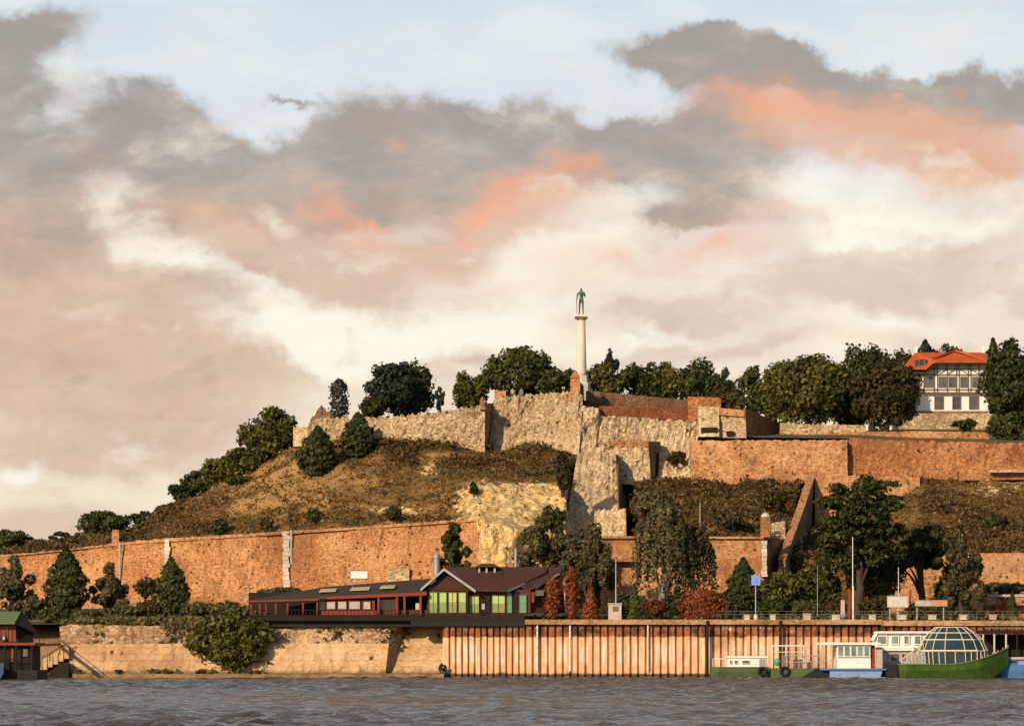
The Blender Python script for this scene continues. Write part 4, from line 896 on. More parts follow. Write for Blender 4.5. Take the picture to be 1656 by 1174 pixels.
for p0, p1 in ((1418, 1435), (1441, 1454), (1461, 1471), (1478, 1490)): window(CB, p0, p1, 1027, 1042, 393.95, 'glass_teal', 'white', 1, 1, .1)
window(CB, 1431.5, 1439, 1057, 1070, 393.9, 'glass_teal', 'white'); window(CB, 1442, 1452, 1057, 1066, 393.9, 'glass_grey', 'redwood'); window(CB, 1458, 1464, 1056, 1066, 393.9, 'glass_dark', 'pink')
DBt = thing('domed_boat', 'green river boat with a faceted glass dome cabin and raised bow', 'boat', P(1540, 1094, 391))
zt0 = ZZ(1074, 390)
m, rw = hull(1449, 1630, 390.5, 4.6, zt0, 4.6, .25, 40, rise=lambda t: 1.75 * max(0, (t - .42) / .58) ** 1.8); m.build('hull', 'green', DBt)
m = MB().tube([Vector(r[0]) + Vector((0, -.02, 0)) for r in rw], .075, 6); m.build('rubbing_strake', 'roofgreen', DBt)
MB().prism([P(1424, 1094.5, 388.6), P(1452, 1094.5, 388.6), P(1452, 1074, 388.6), P(1429, 1076, 388.6)], (0, 3.4, 0)).build('stern', 'black', DBt)
MB().pb(1608, 1616, 1054, 1064, 390.0, .5).build('anchor_plate', 'curtain', DBt)
def ring(c, a, b, z, n=16): return [Vector((c + a * (abs(math.cos(t)) ** .75) * math.copysign(1, math.cos(t)), 390.5 + b * (abs(math.sin(t)) ** .75) * math.copysign(1, math.sin(t)), z)) for t in [2 * math.pi * k / n + math.pi / n for k in range(n)]]
s_ = 390 / F
lv = [ring(XX(1542, 390.5), 55 * s_, 1.95, ZZ(1074.5, 389)), ring(XX(1541, 390.5), 56 * s_, 1.95, ZZ(1052, 389)), ring(XX(1540, 390.5), 48 * s_, 1.7, ZZ(1034, 389)), ring(XX(1539, 390.5), 38 * s_, 1.35, ZZ(1023, 389)), ring(XX(1538, 390.5), 25 * s_, .9, ZZ(1014, 389))]
m = MB(); m.grid([r + [r[0]] for r in lv]); m.poly(lv[-1]); dome = m.build('dome', 'glass_dome', DBt)
m = MB()
for k, r in enumerate(lv): m.tube(r + [r[0]], (.08, .11, .08, .06, .05)[k], 6, False)
for q in range(16): m.tube([r[q] for r in lv], .045, 6)
for q in range(16):
    a, b = (lv[0][q] + lv[0][(q + 1) % 16]) / 2, (lv[1][q] + lv[1][(q + 1) % 16]) / 2; m.tube([a, b], .05, 6)
m.build('frame', 'cream', dome)
m = MB()
for k in range(7): m.box(XX(1462 + k * 5, 389.5), XX(1462 + k * 5 + 6, 389.5), 389.2, 391.6, ZZ(1074, 389), ZZ(1071 - k * 3.3, 389))
m.build('stair', 'lgrey', DBt)
m = MB().tube([P(1458, 1066, 389.2), P(1494, 1040, 389.2)], .06, 6).tube([P(1458, 1074, 389.2), P(1458, 1066, 389.2)], .05, 6)
for k in range(4): a = P(1466 + k * 9, 1060.5 - k * 6.5, 389.2); m.tube([a, a - Vector((0, 0, .7))], .035, 5)
m.build('handrail', 'cream', DBt)
m = MB()
for k in range(9):
    r = rw[24 + k * 2]; a = Vector(r[0]) + Vector((0, .1, 0)); m.tube([a, a + Vector((0, 0, .28))], .03, 5)
m.build('bow_rail', 'cream', DBt)
BB = thing('motorboat', 'blue motorboat with a pale cabin top cut off by the right edge', 'boat', P(1640, 1094, 392))
m, rw = hull(1606, 1720, 392.3, 2.8, ZZ(1074, 392), 0, .6); m.build('hull', 'blue', BB)
MB().hexa([P(1618, 1074, 391.2), P(1690, 1074, 391.2), P(1690, 1074, 393.4), P(1618, 1074, 393.4)], [P(1624, 1066, 391.3), P(1688, 1066, 391.3), P(1688, 1066, 393.3), P(1624, 1066, 393.3)]).build('cabin', 'ltblue', BB)
MB().box(XX(1620, 391), XX(1692, 391), 391, 393.6, ZZ(1065.8, 391), ZZ(1062, 391)).build('cabin_top', 'curtain', BB)
window(BB, 1630, 1645, 1067, 1073, 391.2, 'glass_dark', 'blue')
SK = thing('rowing_boat', 'small blue boat half hidden at the left edge beside the houseboat pontoon', 'boat', P(-8, 1094, 369))
m, rw = hull(-40, 6, 369.4, 1.6, ZZ(1072, 369), 1.2, .2, 16); m.build('hull', 'ltblue', SK); MB().pb(-26, -6, 1064, 1072.5, 369, .8).build('cabin', 'white', SK)

# ------------------------------------------------------------------ half-timbered house
HO = thing('half_timbered_house', 'white half-timbered house with an orange tiled roof above the right terrace', 'house', P(1535, 668, 540))
Y = 538.0
MB().pb(1473, 1597, 635.5, 668, Y, 8).build('ground_floor_wall', 'plaster', HO)
MB().pb(1470, 1598, 664.5, 670, Y - .3, .28).build('plinth', 'stone_brown', HO)
MB().hexa([P(1470, 635.2, Y - .6), P(1597, 635.2, Y - .6), P(1597, 635.2, Y + 8), P(1470, 635.2, Y + 8)], [P(1470, 602, Y - .6), P(1597, 588, Y - .6), P(1597, 588, Y + 8), P(1470, 602, Y + 8)]).build('upper_wall', 'plaster', HO)
MB().prism([P(1498, 601.5, Y - .55), P(1597, 601.5, Y - .55), P(1597, 588, Y - .55), P(1515, 588, Y - .55)], (0, 3, 0)).build('gable_wall', 'plaster', HO)
m = MB(); T = .09
def beam(p0, p1, wpx=2.2):
    wpx *= .75
    a, b = P(*p0, Y - .75), P(*p1, Y - .75); d = (b - a).normalized(); n = Vector((-d.z, 0, d.x)) * wpx * Y / F / 2
    m.hexa([a + n, b + n, b + n + Vector((0, .14, 0)), a + n + Vector((0, .14, 0))], [a - n, b - n, b - n + Vector((0, .14, 0)), a - n + Vector((0, .14, 0))])
for y0, wp in ((606, 2.5), (630, 2.4), (635, 3.2)): beam((1470, y0), (1598, y0), wp)
beam((1500, 596), (1597, 596), 1.8)
for px in (1471, 1486, 1494, 1511, 1516, 1532, 1547, 1551, 1566, 1570, 1583, 1596.5): beam((px, 633.5), (px, 604 if px < 1498 else 590), 1.8)
for a, b in (((1473, 628), (1485, 608)), ((1585, 608), (1595, 628)), ((1520, 604), (1531, 597)), ((1553, 597), (1564, 604)), ((1570, 597), (1582, 604)), ((1534, 604), (1545, 597))): beam(a, b, 1.5)
m.build('timber_frame', 'timber', HO)
for p0, p1, nv in ((1474, 1485, 2), (1495.5, 1510, 2), (1518, 1531, 2), (1534, 1546, 2), (1553, 1565, 2), (1572, 1582, 2)): window(HO, p0, p1, 609, 627, Y - .63, 'glass_grey', 'timber', nv, 2, .1)
for p0, p1 in ((1511, 1526), (1540, 1554), (1567, 1583)): window(HO, p0, p1, 641, 662, Y - .05, 'glass_grey', 'timber', 2, 2, .1)
window(HO, 1478, 1488, 643, 655, Y - .05, 'glass_grey', 'timber', 2, 2, .1)
r = MB(); up = Vector((0, 0, .25))
def slab(mb, q): mb.hexa(q, [v + up for v in q])
slab(r, [P(1458, 599, Y - 2), P(1497, 601, Y - 2), P(1514, 586.5, Y - 2), P(1601, 586.5, Y - 2), P(1592, 573, Y + 3.5), P(1480, 573, Y + 3.5)])
slab(r, [P(1480, 572.8, Y + 3.6), P(1592, 572.8, Y + 3.6), P(1601, 600, Y + 10), P(1458, 600, Y + 10)])
slab(r, [P(1458, 599, Y - 1.9), P(1480, 572.8, Y + 3.5), P(1458, 599, Y + 9.9)]); slab(r, [P(1601, 587, Y - 1.9), P(1592, 572.8, Y + 3.5), P(1601, 599, Y + 9.9)])
roof = r.build('roof', 'roofred', HO)
m = MB(); slab(m, [P(1508, 582, Y - 1.2), P(1544, 568, Y + 2.5), P(1546, 572, Y + 5), P(1510, 584, Y + 2)]); slab(m, [P(1544, 568, Y + 2.5), P(1590, 582, Y - 1.2), P(1588, 584, Y + 2), P(1546, 572, Y + 5)])
m.prism([P(1512, 584, Y - 1.0), P(1586, 584, Y - 1.0), P(1544, 569.5, Y + 2.3)], (0, 2.5, .3)); m.build('roof_ridge_dormer', 'roofred', roof)
m = MB(); m.hexa([P(1514, 590, Y - 2.05), P(1601, 590, Y - 2.05), P(1601, 590, Y - 1.7), P(1514, 590, Y - 1.7)], [P(1514, 586.8, Y - 2.05), P(1601, 586.8, Y - 2.05), P(1601, 586.8, Y - 1.7), P(1514, 586.8, Y - 1.7)])
m.hexa([P(1494, 604, Y - 2.05), P(1498, 604, Y - 2.05), P(1498, 604, Y - 1.7), P(1494, 604, Y - 1.7)], [P(1512, 587, Y - 2.05), P(1516, 587, Y - 2.05), P(1516, 587, Y - 1.7), P(1512, 587, Y - 1.7)]); m.build('fascia', 'darkwood', HO)
dm = MB().pb(1477, 1497, 579, 594, Y - 1.2, 3).build('dormer', 'roofred', roof)
window(HO, 1479, 1495, 581, 593, Y - 1.25, 'glass_dark', 'timber', 2, 1, .1, 'dormer_window')
for px in (1479.5, 1588): MB().pb(px, px + 4, 560, 577, Y + 3.4, .4).build('chimney', 'plaster', roof)

# ------------------------------------------------------------------ the column
def figure(joints, bones, radii, mat, name, parent=None, root='pelvis', loc=None, sub=2):
    names = list(joints); me = bpy.data.meshes.new(name); o0 = ORI[parent.name] if parent is not None else Vector(loc)
    me.from_pydata([Vector(joints[n]) - o0 for n in names], [(names.index(a), names.index(b)) for a, b in bones], [])
    o = bpy.data.objects.new(name, me); COL.objects.link(o)
    sk = o.modifiers.new('skin', 'SKIN'); sk.use_smooth_shade = True
    o.modifiers.new('sub', 'SUBSURF').levels = sub; o.modifiers['sub'].render_levels = sub
    for n, d in zip(names, me.skin_vertices[0].data):
        r_ = radii[n]; d.radius = r_ if hasattr(r_, '__len__') else (r_, r_); d.use_root = n == root
    dg = bpy.context.evaluated_depsgraph_get(); m2 = bpy.data.meshes.new_from_object(o.evaluated_get(dg))
    o.modifiers.clear(); o.data = m2; m2.name = name; m2.materials.clear(); m2.materials.append(M[mat])
    m2.polygons.foreach_set('use_smooth', [True] * len(m2.polygons))
    if parent is not None: o.parent = parent
    else: o.location = o0
    ORI[o.name] = o0; return o
def body(base, H, yaw=0, lift=0, arm_r=None, arm_l=None):
    """joints of a standing person of height H with feet at base"""
    c, s = math.cos(yaw), math.sin(yaw)
    def q(x, y, z): return Vector(base) + Vector((x * c - y * s, x * s + y * c, z)) * H
    J = dict(pelvis=q(0, 0, .53), waist=q(0, 0, .62), chest=q(0, .01, .73), collar=q(0, .01, .81), neck=q(0, 0, .86), skull=q(0, -.012, .915), crown=q(0, -.005, .965))
    for sgn, n in ((1, 'l'), (-1, 'r')):
        J['hip' + n] = q(.055 * sgn, 0, .5); J['knee' + n] = q(.065 * sgn, -.02 if n == 'l' else 0, .28); J['ankle' + n] = q(.07 * sgn, .01, .045); J['toe' + n] = q(.085 * sgn, -.08, .02)
        J['sh' + n] = q(.115 * sgn, 0, .8)
    A = arm_r or [(-.155, 0, .64), (-.16, -.05, .49), (-.155, -.075, .43)]
    for k, p in zip(('elr', 'wrr', 'har'), A): J[k] = q(*p)
    A = arm_l or [(.155, 0, .64), (.16, -.05, .49), (.155, -.075, .43)]
    for k, p in zip(('ell', 'wrl', 'hal'), A): J[k] = q(*p)
    B = [('pelvis', 'waist'), ('waist', 'chest'), ('chest', 'collar'), ('collar', 'neck'), ('neck', 'skull'), ('skull', 'crown')]
    for n in 'lr': B += [('pelvis', 'hip' + n), ('hip' + n, 'knee' + n), ('knee' + n, 'ankle' + n), ('ankle' + n, 'toe' + n), ('collar', 'sh' + n), ('sh' + n, 'el' + n), ('el' + n, 'wr' + n), ('wr' + n, 'ha' + n)]
    rr = dict(pelvis=(.085, .065), waist=(.075, .055), chest=(.095, .065), collar=(.07, .05), neck=.033, skull=.052, crown=.042)
    for n in 'lr': rr.update({'hip' + n: .052, 'knee' + n: .035, 'ankle' + n: .024, 'toe' + n: .02, 'sh' + n: .042, 'el' + n: .028, 'wr' + n: .021, 'ha' + n: .022})
    Rr = {k: tuple(np.array(v if hasattr(v, '__len__') else (v, v)) * H) for k, v in rr.items()}
    return J, B, Rr, q
VY = 508.0
MO = thing('victory_column', 'tall pale stone column topped by a green bronze standing figure', 'monument', P(940, 648, VY))
cb = P(940, 648, VY)
def zc(py): return ZZ(py, VY) - cb.z
MB().lathe(cb, [(1.55, -1), (1.55, zc(636)), (1.3, zc(634)), (1.25, zc(622)), (1.05, zc(618)), (.95, zc(608))], 8).build('pedestal', 'cream', MO)
MB().lathe(cb, [(.85, zc(609)), (.74, zc(600)), (.71, zc(595)), (.55, zc(517))], 20).build('shaft', 'cream', MO, True)
cap = MB().lathe(cb, [(.56, zc(518)), (.74, zc(516.5)), (.78, zc(515.5))], 20).build('capital', 'cream', MO)
MB().box(cb.x - .86, cb.x + .86, VY - .86, VY + .86, ZZ(515.4, VY), ZZ(512.5, VY)).build('abacus', 'timber', cap)
MB().box(cb.x - .5, cb.x + .5, VY - .5, VY + .5, ZZ(512.3, VY), ZZ(508.6, VY)).build('statue_base', 'cream', MO)
fb = Vector((cb.x, VY, ZZ(508.7, VY))); H = 3.7
J, B, Rr, q = body(fb, H, R(-12), arm_r=[(-.15, -.02, .66), (-.155, -.1, .53), (-.15, -.13, .48)], arm_l=[(.15, -.03, .65), (.13, -.13, .7), (.115, -.17, .73)])
Rr = {k: (v[0] * .88, v[1] * .9) for k, v in Rr.items()}; Rr['toel'] = Rr['toer'] = (.025 * H, .025 * H)
st_ = figure(J, B, Rr, 'bronze', 'statue', MO)
MB().tube([q(-.15, -.14, .5), q(-.13, -.19, .02)], [.05, .03], 6).build('staff', 'bronze', st_)
bp = thing('brick_pier', 'brown brick pier with a hipped top in front of the column base', 'pier', P(931, 645, 497))
MB().hexa([P(922, 648, 496.5), P(938.5, 648, 496.5), P(938.5, 648, 498), P(922, 648, 498)], [P(922.5, 611, 496.5), P(938, 611, 496.5), P(938, 611, 498), P(922.5, 611, 498)]).build('shaft', 'brick_plain', bp)
MB().hexa([P(921.5, 610.9, 496.3), P(939, 610.9, 496.3), P(939, 610.9, 498.2), P(921.5, 610.9, 498.2)], [P(929, 600, 497), P(933, 600, 497), P(933, 600, 497.5), P(929, 600, 497.5)]).build('cap', 'brick_red', bp)
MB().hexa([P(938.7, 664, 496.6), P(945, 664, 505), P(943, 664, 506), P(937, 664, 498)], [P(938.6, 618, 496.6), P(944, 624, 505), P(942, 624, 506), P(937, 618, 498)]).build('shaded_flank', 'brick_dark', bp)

# visitors along the parapet
def person(label, px, py_head, Y, top, H=1.72, yaw=0, **k):
    z = ZZ(py_head, Y) - H * .985; b = Vector((XX(px, Y), Y, z))
    J, B, Rr, q = body(b, H, yaw, **k); t = thing('person', label, 'person', b)
    figure(J, B, Rr, 'skin', 'body', t)
    keep = ['pelvis', 'waist', 'chest', 'collar', 'shl', 'shr', 'ell', 'elr']
    bs = [(a, c_) for a, c_ in B if a in keep and c_ in keep]
    figure({n: J[n] for n in keep}, bs, {n: tuple(np.array(Rr[n]) * 1.18) for n in keep}, top, 'shirt', t)
    keep = ['pelvis'] + [a + n for n in 'lr' for a in ('hip', 'knee', 'ankle')]
    bs = [(a, c_) for a, c_ in B if a in keep and c_ in keep]
    figure({n: J[n] for n in keep}, bs, {n: tuple(np.array(Rr[n]) * 1.15) for n in keep}, 'denim', 'trousers', t)
    hd = J['crown']; MB().lathe(hd - Vector((0, -.012 * H, .04 * H)), [(.05 * H, 0), (.058 * H, .025 * H), (.05 * H, .055 * H), (.02 * H, .072 * H)], 10).build('hair', 'darkwood', t, True)
person('person in a red top at the brick pier on the hilltop wall', 780, 641, 493.5, 'red')
person('person in a pale top behind the bastion parapet, left of a pair', 829, 627, 503.5, 'curtain', yaw=.4)
person('person in a blue top behind the bastion parapet, nearer the column', 843, 627.5, 503.8, 'denim', yaw=-.3)

# ------------------------------------------------------------------ promenade furniture
def block_thing(px, label, w=6, h=9, pink=False):
    t = thing('planter', label, 'planter', P(px, 1001.5, 401.8), 'pale planters along the quay edge')
    Yq = 401.6; MB().pb(px - w, px + w, 1001.5 - h * .75, 1001.5, Yq, .7).build('box', 'pink' if pink else 'cream', t); MB().pb(px - w - .8, px + w + .8, 1001.5 - h, 1001.3 - h * .75, Yq - .06, .82).build('rim', 'curtain', t)
    rnd = random.Random(px); m = MB()
    for k in range(26):
        c = P(px + rnd.uniform(-w, w), 1001.5 - h - rnd.uniform(0, 6), Yq + rnd.uniform(.1, .6)); a = rnd.uniform(0, 6.28); u = Vector((math.cos(a), math.sin(a), rnd.uniform(-.5, .5))) * .1; v = Vector((-math.sin(a) * .3, .05, .12))
        m.poly([c - u, c + v, c + u, c - v])
    m.build('plant', 'f_maroon' if pink else 'f_olive', t)
block_thing(1208, 'pale planter left of the blue sign post', 4, 8); block_thing(1250, 'pale planter right of the blue sign post', 4, 9)
block_thing(1305, 'wide pinkish planter below the dense olive tree', 6, 10, True); block_thing(1352, 'pale planter left of the red and white poles', 6, 8)
block_thing(1411, 'pale planter just left of the white billboard', 5, 8); block_thing(1459, 'pale planter beneath the white billboard', 7, 8)
block_thing(1508, 'pale planter beneath the half-orange sign', 6, 8); block_thing(1558, 'pale planter at the foot of the dark poplar', 6, 8); block_thing(1606, 'pinkish planter nearest the right edge', 5, 8, True)
bs_ = thing('road_sign', 'square blue sign on a tall thin grey post at the quay edge', 'sign', P(1222, 1002, 401.3))
MB().tube([P(1222, 1002, 401.3), P(1222, 929, 401.3)], .06, 8).build('post', 'lgrey', bs_)
MB().pb(1215, 1229.5, 930, 946, 401.1, .08).build('sign_face', 'signblue', bs_)
MB().pb(1220.5, 1223.5, 933.5, 938.5, 401.05, .04).pb(1219, 1225.5, 939.3, 941.5, 401.05, .04).build('emblem', 'ltblue', bs_)
MB().pb(1219.5, 1224.5, 993, 1002, 401.15, .4).build('foot', 'white', bs_)
def board(label, px0, px1, py0, py1, parts, posts, Yb=402.4):
    t = thing('billboard', label, 'billboard', P((px0 + px1) / 2, 1002, Yb))
    for a, b, mat in parts: MB().pb(a, b, py0, py1, Yb, .15).build('panel', mat, t)
    MB().pb(px0 - .8, px1 + .8, py0 - 1.2, py0 - .1, Yb - .05, .25).pb(px0 - .8, px1 + .8, py1 + .1, py1 + 1.2, Yb - .05, .25).build('frame', 'grey', t)
    for p in posts: MB().tube([P(p, 1002, Yb + .25), P(p, py0, Yb + .25)], .07, 6).build('post', 'lgrey', t)
board('blank pale grey billboard on two thin posts by the quay', 1435, 1468, 964, 981, [(1435, 1468, 'billgrey')], (1439, 1451))
board('long narrow sign, pale on the left and orange on the right', 1480, 1532, 971, 979, [(1480, 1505.8, 'curtain'), (1506, 1532, 'orangepanel')], (1483, 1526))
def lamp(label, px, py0, Yl, r=.035, mat='lgrey', head=True):
    t = thing('street_lamp', label, 'street lamp', Vector((XX(px, Yl), Yl, gz(XX(px, Yl), Yl)))); a = Vector((XX(px, Yl), Yl, gz(XX(px, Yl), Yl))); b = P(px, py0, Yl)
    MB().tube([a, b], [r * 1.4, r * .8], 8).build('post', mat, t)
    if head:
        MB().tube([b, b + Vector((.35, -.3, .12))], .035, 6).build('arm', mat, t); MB().box(b.x + .15, b.x + .65, Yl - .5, Yl - .2, b.z + .08, b.z + .2).build('lamp_head', 'curtain', t)
    return t
lamp('thin grey lamp post in front of the dense olive tree', 1322, 915, 405, .03, 'grey', False)
lamp('tall white lamp post in front of the cedar trunk', 1379, 868, 405, .045, 'white', False)
lamp('pale lamp post between the spreading tree and the billboard', 1453, 917, 405, .035, 'white', False)
lamp('grey lamp post beside the sunlit conifer, above the pinkish kiosk', 996, 904, 404, .07, 'grey')
lamp('slim pale lamp post on the scrubby slope above the lower brick wall', 1132, 812, 452, .05, 'lgrey', False)
lamp('thin grey lamp post in front of the long brick wall, left of the veranda', 399, 925, 420, .03, 'lgrey', False)
RP = thing('flagpole', 'red and white banded pole beside the tall white lamp post', 'pole', P(1373, 1002, 403))
MB().pb(1371.5, 1375, 952, 1001.8, 403, .2).build('pole', 'redwood', RP); MB().pb(1378.5, 1380.5, 948, 1001.8, 403, .14).build('mast', 'white', RP)
tag(MB().hexa([P(1359, 1002, 403), P(1367, 1002, 403), P(1367, 1002, 403.5), P(1359, 1002, 403.5)], [P(1360, 970, 403), P(1365.5, 970, 403), P(1365.5, 970, 403.4), P(1360, 970, 403.4)]).build('info_pillar', 'pink'), 'narrow white pillar left of the red and white pole', 'pillar')
tag(MB().pb(1471, 1473.5, 955, 1002, 403.5, .2).build('post', 'redwood'), 'thin red post between the two billboards', 'post')
KI = thing('kiosk', 'small pinkish kiosk box by the lamp post and the yellow-green conifer', 'kiosk', P(995, 1001, 402.5))
MB().pb(984, 1005, 977, 1001.8, 402.4, 1).build('body', 'pink', KI); MB().pb(983, 1006, 974.8, 976.8, 402.3, 1.2).build('roof', 'curtain', KI); MB().pb(991, 1000, 980, 988, 402.34, .05).build('hatch', 'timber', KI)
FE = thing('railing', 'thin dark metal railing along the edge of the quay', 'railing', P(1300, 1001, 400.9))
m = MB()
for px in range(1160, 1940, 14): MB().tube([P(px, 1002, 400.4), P(px, 988, 400.4)], .022, 5).build('post', 'timber', FE)
MB().tube([P(1160, 988, 400.4), P(1940, 988, 400.4)], .022, 5).tube([P(1160, 993, 400.4), P(1940, 993, 400.4)], .025, 5).build('rail', 'timber', FE)
CF2 = thing('cafe_awning', 'long low pale-roofed shelter behind the promenade at the right edge', 'shelter', P(1640, 1000, 425))
MB().box(XX(1588, 425), XX(1720, 425), 424, 428, ZZ(965, 425), ZZ(961, 425)).build('roof', 'curtain', CF2)
for px in (1592, 1612, 1640, 1668, 1700): MB().pb(px, px + 2, 965.2, 1004, 424.3, .2).build('post', 'redwood', CF2)
MB().pb(1590, 1720, 978, 1004, 427.5, .2).build('back_wall', 'brick_red', CF2)
# ------------------------------------------------------------------ trees and shrubs
def leaf_mesh(pts, nrm, size, rng, flat=.5):
    """one bent leaf-clump quad per point, facing roughly outwards"""
    n = len(pts); d = nrm * flat + rng.normal(0, 1, (n, 3)) * (1 - flat); d /= np.linalg.norm(d, axis=1)[:, None] + 1e-9
    a = np.cross(d, rng.normal(0, 1, (n, 3))); a /= np.linalg.norm(a, axis=1)[:, None] + 1e-9
    b = np.cross(d, a); s = (size * rng.uniform(.42, 1.55, n))[:, None]
    v = np.stack([pts - a * s, pts - b * s * .55 + d * s * .15, pts + a * s, pts + b * s * .6 - d * s * .1], 1).reshape(-1, 3)
    f = np.arange(n * 4).reshape(-1, 4); return v, f
def raw_mesh(name, v, f, mat, parent=None, loc=None):
    o0 = np.array(ORI[parent.name] if parent is not None else loc); v = v - o0
    me = bpy.data.meshes.new(name); me.vertices.add(len(v)); me.vertices.foreach_set('co', v.astype(np.float32).ravel())
    me.loops.add(f.size); me.loops.foreach_set('vertex_index', f.astype(np.int32).ravel()); me.polygons.add(len(f))
    me.polygons.foreach_set('loop_start', np.arange(0, f.size, f.shape[1], dtype=np.int32)); me.polygons.foreach_set('loop_total', np.full(len(f), f.shape[1], dtype=np.int32))
    me.update(calc_edges=True); me.materials.append(M[mat]); o = bpy.data.objects.new(name, me); COL.objects.link(o)
    if parent is not None: o.parent = parent
    else: o.location = tuple(o0)
    ORI[o.name] = Vector(o0); return o

def crown_points(mode, c, rx, ry, rz, n, rng):
    """c = crown centre; half sizes; returns points, outward normals"""
    if mode in ('round', 'sparse', 'big', 'low', 'loose'):
        k = {'round': 30, 'sparse': 17, 'big': 48, 'low': 22, 'loose': 52}[mode]
        L = []
        for i in range(k):
            u = rng.normal(0, 1, 3); u /= np.linalg.norm(u); rr = rng.uniform(.5, .86)
            if mode == 'low': u[2] = abs(u[2])
            q = u * rr * np.array([1, 1, .95 if mode != 'low' else .8]); s = rng.uniform(.18, .34) if mode != 'sparse' else rng.uniform(.14, .27)
            if mode == 'big': s *= .85
            if mode == 'loose': q = u * rng.uniform(.1, .92); q[:2] *= np.clip(1.05 - .62 * (q[2] * .5 + .5), .2, 1); s = rng.uniform(.09, .19)
            L.append((q, s))
        if mode not in ('sparse', 'loose'): L.append((np.array([0, 0, -.05]), .72))
        wts = np.array([s ** 2 for q, s in L]); idx = rng.choice(len(L), n, p=wts / wts.sum())
        Q = np.array([q for q, s in L])[idx]; Sx = np.array([s for q, s in L])[idx]
        u = rng.normal(0, 1, (n, 3)); u /= np.linalg.norm(u, axis=1)[:, None]
        rad = Sx * (1 - .45 * rng.random(n) ** 1.8) * (1 + rng.normal(0, .13, n)); p = Q + u * rad[:, None]
        return c + p * np.array([rx, ry, rz]) * 1.04, u
    if mode in ('cone', 'column', 'flame'):
        z = rng.random(n) ** (1.25 if mode == 'cone' else .95); a = rng.uniform(0, 2 * np.pi, n)
        prof = {'cone': lambda t: (1 - t) ** .8 * .98 + .03, 'column': lambda t: np.sqrt(np.clip(1 - (2 * t - 1) ** 4, 0, 1)) * .9 + .08, 'flame': lambda t: np.where(t < .32, .55 + .45 * np.sin(t / .32 * np.pi / 2), np.clip(1 - ((t - .32) / .68) ** 1.7, 0, 1)) + .03}[mode](z)
        ph = rng.uniform(0, 6.28, 4)
        lump = 1 + .16 * np.sin(a * 3 + z * 23 + ph[0]) + .12 * np.sin(a * 5 - z * 41 + ph[1]) + (.16 * np.sin(z * 44 + ph[2]) if mode == 'cone' else .05 * np.sin(z * 60))
        r = prof * lump * (1 - .5 * rng.random(n) ** 2.2)
        p = np.stack([np.cos(a) * r * rx, np.sin(a) * r * ry, (2 * z - 1) * rz], 1)
        u = np.stack([np.cos(a), np.sin(a), np.full(n, .35)], 1); return c + p, u
    if mode == 'cedar':
        P_, U = [], []; k = 15
        for i in range(k):
            t = i / (k - 1); z = -1 + 2 * t; rr = (.98 - .5 * t ** 1.6) * rng.uniform(.8, 1.05) if t > .15 else .8
            for q in range(4):
                a0 = rng.uniform(0, 6.28); m_ = n // (k * 4); rad = rng.random(m_) ** .6 * rr; a = a0 + rng.normal(0, .45, m_)
                P_.append(np.stack([np.cos(a) * rad * rx, np.sin(a) * rad * ry, (z + rng.normal(0, .022, m_) - .06 * rad + rng.uniform(-.05, .05)) * rz], 1))
                U.append(np.tile([0, -.2, 1.], (m_, 1)))
        return c + np.concatenate(P_), np.concatenate(U)
    if mode == 'layered':
        k = 150; L = []
        while len(L) < k:
            q = rng.uniform(-1, 1, 3)
            if q[0] ** 2 + q[1] ** 2 > (1.02 - .42 * max(0, q[2]) ** 1.5 - .35 * max(0, -q[2] - .3)) ** 2: continue
            L.append((q * np.array([.84, .84, .95]), rng.uniform(.1, .24), rng.uniform(.045, .1)))
        idx = rng.integers(0, k, n); Q = np.array([l[0] for l in L])[idx]; a = np.array([l[1] for l in L])[idx]; h = np.array([l[2] for l in L])[idx] * 1.35
        u = rng.normal(0, 1, (n, 3)); u /= np.linalg.norm(u, axis=1)[:, None]; u *= (rng.random(n) ** .55 * (1 + rng.normal(0, .28, n)))[:, None]
        p = Q + u * np.stack([a, a, h], 1); p[:, 2] -= .12 * (np.hypot(u[:, 0], u[:, 1]) * a / .3) ** 2 * .3
        return c + p * np.array([rx, ry, rz]), u * np.array([.5, .5, 1]) + np.array([0, 0, .3])
    if mode == 'weep':
        k = 120; P_, U = [], []; m_ = n // k
        for i in range(k):
            a = rng.uniform(0, 6.28); r0 = rng.random() ** .5 * .85; zt = .95 - .75 * r0 ** 2 + rng.normal(0, .06); ln = rng.uniform(.35, 1.35) * (1.0 + .3 * r0)
            t = rng.random(m_); r = r0 + .2 * np.sqrt(t)
            P_.append(np.stack([np.cos(a) * r * rx + rng.normal(0, .13, m_), np.sin(a) * r * ry + rng.normal(0, .13, m_), (zt - ln * t) * rz], 1))
            U.append(np.tile([np.cos(a), np.sin(a), .1], (m_, 1)))
        return c + np.concatenate(P_), np.concatenate(U)

